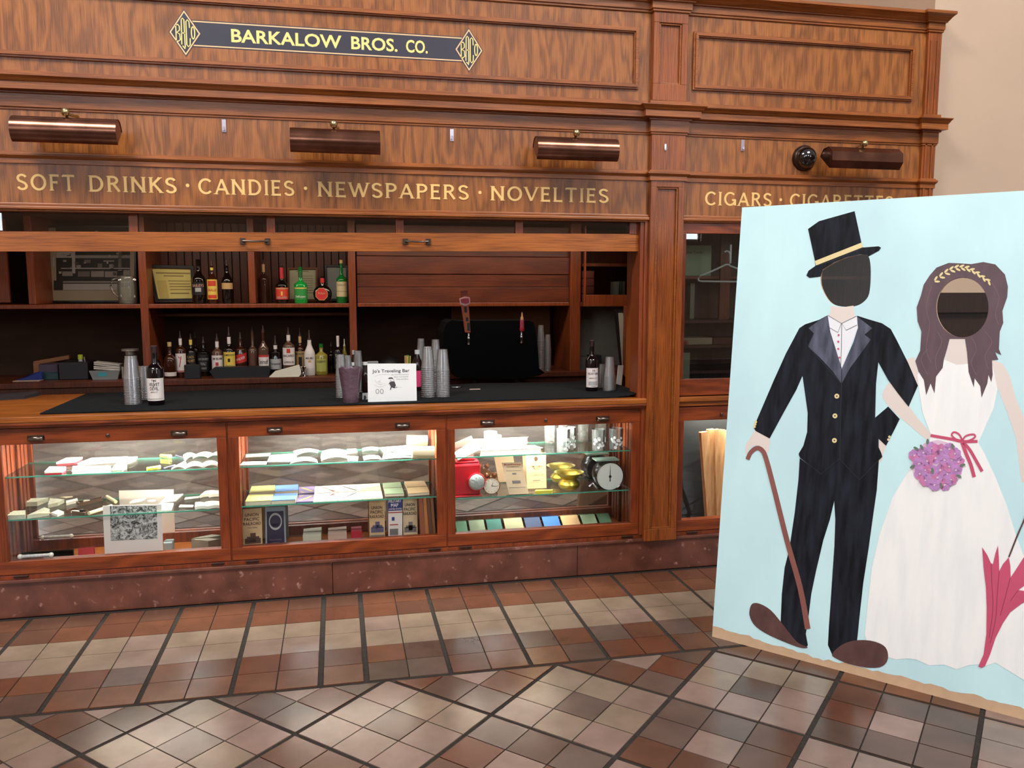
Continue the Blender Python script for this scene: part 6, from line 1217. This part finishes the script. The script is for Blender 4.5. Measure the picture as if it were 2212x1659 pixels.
flat('ticket_strip', [(705, 930), (968, 920), (968, 895), (720, 900)], s3, Z2, .003, PAP, 'narrow white ticket strip lying on the shelf below the paper bill', 'ticket')
stand('timetable', ((872, 470), (1078, 460), (1085, 830), (888, 872)), s3, .15, .004, TAN, 'tall tan time table number 33 standing at the back of the right case', 'timetable', z0=Z2, rows=[('o', .44, .12, .56, .19, BRN), ('UNION PACIFIC', .25, .25, .75, .275, GREY), ('TIME TABLE', .2, .35, .8, .39, BRN), ('No. 33', .36, .41, .62, .45, BRN), ('Effective Sunday', .25, .54, .75, .565, GREY), ('NOVEMBER 20, 1938', .2, .59, .85, .625, GREY), ('#', .3, .76, .7, .775, GREY), ('For Employees Only', .15, .81, .85, .83, GREY)])
flat('matchbox', [(985, 870), (1160, 860), (1150, 835), (978, 838)], s3, Z2, .016, mat('yellow card', C(214, 196, 70), .5), 'small yellow box with violet print in front of the brass pan', 'box', bevel=.001)
# balance scale with brass pan and round dial
a_ = at(*s3(1335, 690), .07); k_ = depth(a_)/FPX/4.706; BRP = mat('polished brass', C(206, 184, 84), .3, metal=1)
t = thing('brass_spittoon', (a_.x, .1, Z2), 'brass spittoon with wide flared rim between the time table and dial scale', 'spittoon')
zt_ = a_.z+.008; HH = zt_-Z2; R9 = .078
mb = MB(); mb.lathe([(.0005, Z2+.001), (.040, Z2+.001), (.046, Z2+.005), (.055, Z2+HH*.2), (.058, Z2+HH*.33), (.052, Z2+HH*.46), (.04, Z2+HH*.56), (.038, Z2+HH*.62), (.055, Z2+HH*.8), (R9, zt_), (R9+.001, zt_+.002), (R9-.002, zt_+.002), (.05, Z2+HH*.83), (.034, Z2+HH*.62), (.0005, Z2+HH*.5)], (a_.x, .108, 0), 36); mb.build('dish', BRP, t, smooth=True)
a_ = at(*s3(1730, 702), .05); r = 148/4.706*depth(a_)/FPX; t = thing('dial_scale', (a_.x, .1, Z2), 'black scale with large round white dial at the right end of the right case', 'scale')
MB().lathe([(.0005, .15), (r*.9, .15), (r*.98, .12), (r, .05), (r*.97, .045), (r*.93, .048)], (a_.x, 0, a_.z), 32, axis='y').build('scale_housing', mat('black enamel', C(20, 18, 20), .2, coat=.5), t, smooth=True)
mb = MB(); mb.sheet([(a_.x+r*.93*math.cos(i*PI/18), .0475, a_.z+r*.93*math.sin(i*PI/18)) for i in range(36)], 0, face=(0, -1, 0))
for i in range(40): an = i*PI/20; ribbon(mb, [(a_.x+r*.82*math.cos(an), a_.z+r*.82*math.sin(an)), (a_.x+r*.88*math.cos(an), a_.z+r*.88*math.sin(an))], .0008, lambda x, z: Vector((x, .047, z)), 1)
ribbon(mb, [(a_.x, a_.z-r*.35), (a_.x, a_.z+r*.85)], [.006, .001], lambda x, z: Vector((x, .0466, z)), 2)
mb.sheet([(a_.x+r*.1*math.cos(i*PI/6), .0464, a_.z+r*.1*math.sin(i*PI/6)) for i in range(12)], 2, face=(0, -1, 0)); mb.build('dial', [lm('dial white', C(222, 226, 222)), GREY, INK], t)
MB().box(a_.x-r*.8, a_.x+r*.8, .06, .15, Z2+.001, a_.z-r*.75).build('scale_base', BLK, t, bevel=.004)
MB().box(a_.x-r*.9, a_.x+r*.75, .07, .15, a_.z+r*1.02, a_.z+r*1.1).build('platform', mat('green glass plate', C(150, 180, 170), .2), t)
MB().box(a_.x-r*.1, a_.x+r*.1, .1, .13, a_.z+r*.9, a_.z+r*1.03).build('platform_post', BLK, t)
mb = MB(); b0 = at(*s3(1560, 850), .05); mb.tube([(b0.x-.02, .06, Z2+.02), (b0.x+.0, .06, Z2+.035), (b0.x+.02, .055, Z2+.012)], .006, 10); mb.build('lever', CHR, t, smooth=True)
for k, (x0, x1, c_, ds) in enumerate(((155, 285, C(140, 196, 160), 'mint green'), (290, 465, C(158, 176, 146), 'grey green'), (470, 640, C(60, 120, 112), 'teal'), (650, 855, C(176, 172, 136), 'beige'), (860, 1040, C(60, 72, 110), 'navy'), (1045, 1230, C(58, 112, 186), 'bright blue'), (1235, 1430, C(216, 176, 130), 'peach'), (1440, 1605, C(160, 184, 150), 'sage'), (1610, 1750, C(92, 124, 98), 'dark green'))):
    xa_ = at(*s3(x0+12, 1180-k*9), .12).x; xb2 = at(*s3(x1-6, 1180-k*9), .12).x; zt2 = at(*s3(x0, 1170-k*10), .18).z; mb = MB(); mb.prism([(xa_, .06, ZF+.003), (xb2, .06, ZF+.003), (xb2+.004, .185, zt2), (xa_+.004, .185, zt2)], (0, -.0012, .003)); single(mb, 'booklet', lm('booklet '+ds, c_), ds+' booklet in the row on the floor of the right case', 'booklet', 'booklets on the floor of the right case')
# case 4: split wood bundle
WD = wood('pale split wood', C(176, 120, 76), C(220, 172, 120), 'z', .6, 6, rough=.7, coat=0)
c8 = lambda x, y: (1400+x/3.772, 860+y/3.772)
for k, pl in enumerate((((435, 285), (495, 275), (530, 690), (480, 640)), ((495, 262), (545, 255), (560, 970), (515, 970)), ((545, 262), (585, 256), (600, 970), (560, 970)), ((585, 262), (640, 262), (650, 970), (600, 970)))):
    mb = MB(); P = [at(*c8(x, y), .08+.012*(k % 2)) for x, y in pl]
    if k: P[2].z = P[3].z = ZF+.001
    else: P[2].z = P[3].z = ZF+.001; P[3].x += .012
    mb.prism(P, (0, .03, 0)); single(mb, 'wood_plank', WD, ('leftmost tilted', 'second', 'third', 'rightmost visible')[k]+' split wood piece standing in the dim case at the right', 'wood', 'split wood in the right-hand case', bevel=.003)
single(MB().box(at(*c8(480, 900), .1).x, at(*c8(512, 900), .1).x, .095, .13, ZF+.001, at(*c8(480, 650), .1).z), 'paper_roll', PAPG, 'grey white paper roll standing left of the split wood pieces', 'paper roll')
# right glazed door contents
def rbox(name, x0, x1, yt, yb, y, th, m, label, cat, z0=None, **k):
    a_, b_ = at(*r1(x0, yt), y), at(*r1(x1, yb), y); return single(MB().box(a_.x, b_.x, y, y+th, b_.z if z0 is None else z0, a_.z), name, m, label, cat, **dict(dict(bevel=.002), **k))
rbox('cigar_box', 110, 382, 195, 345, .34, .15, mat('pale green box', C(160, 176, 140), .6), 'pale green lettered box on the top shelf behind the glazed door', 'box', z0=1.564)
q0, q1 = at(*r1(165, 275), .3385), at(*r1(305, 245), .3385); mb = MB(); add_text(mb, 'Jose Tomlin', (q0.x, .3385, q0.z), (1, 0, 0), (0, 0, 1), 0, q1.x-q0.x, 0, q1.z-q0.z, 0, shear=.4)
mb.build('box_lettering', BRN, bpy.data.objects['cigar_box']) if False else None
ob = bpy.data.objects['cigar_box']; ORG[ob.name] = ob.location.copy(); mb.build('box_lettering', BRN, ob)
rbox('cigar_box', 130, 388, 988, 1085, .32, .15, mat('cream printed box', C(186, 164, 136), .6), 'cream box with red round mark on the lower shelf behind the glazed door', 'box', z0=1.179)
ob = bpy.data.objects['cigar_box.001']; ORG[ob.name] = ob.location.copy(); q = at(*r1(158, 1035), .319); mb = MB(); ribbon(mb, [(q.x+.018*math.cos(a*PI/8), q.z+.018*math.sin(a*PI/8)) for a in range(16)], .004, lambda x, z: Vector((x, .319, z)), 0, True); mb.sheet([(q.x+.013*math.cos(a*PI/8), .3192, q.z+.013*math.sin(a*PI/8)) for a in range(16)], 0, face=(0, -1, 0)); mb.build('red_seal', REDI, ob)
rbox('cigar_box', 400, 640, 985, 1085, .32, .15, mat('brown red box', C(104, 44, 32), .5), 'brown red box right of the cream box behind the glazed door', 'box', z0=1.179)
rbox('paper_sheet', 110, 195, 1115, 1320, .2, .004, PAPG, 'grey white paper standing in the lower left of the glazed cabinet', 'paper', z0=.933, bevel=0)
rbox('paper_carton', 205, 240, 520, 620, .4, .04, PAPG, 'narrow pale carton on the middle shelf behind the glazed door', 'carton', z0=1.319)
t = thing('clothes_hanger', tuple(at(*r1(540, 300), .12)), 'white plastic clothes hanger hanging inside the glazed door', 'hanger'); yH = .12; HW = mat('white hanger plastic', C(226, 226, 220), .4)
tb = lambda pl, r_, n_: MB().tube([at(*r1(x, y), yH) for x, y in pl], r_, 10).build(n_, HW, t, smooth=True)
tb([(487, 275), (493, 255), (512, 244), (532, 252), (541, 275), (541, 350), (535, 362)], .0045, 'hook'); tb([(530, 362), (505, 362), (400, 412), (285, 458), (268, 478), (272, 496), (290, 504), (520, 507), (780, 508), (800, 500), (800, 482), (780, 465), (660, 415), (545, 375), (530, 362)], .005, 'hanger_frame')
MB().box(at(*r1(543, 200), .125).x, at(*r1(557, 200), .125).x, .125, .135, at(*r1(550, 350), .125).z, at(*r1(550, 190), .125).z).build('hanging_strap', HW, t)
q = at(*r1(465, 1240), .3); single(MB().ball((q.x, .3, .933+.02), .02, 0, 14), 'brass_ball', BRP, 'small shiny brass ball low inside the glazed cabinet', 'ornament', smooth=True)
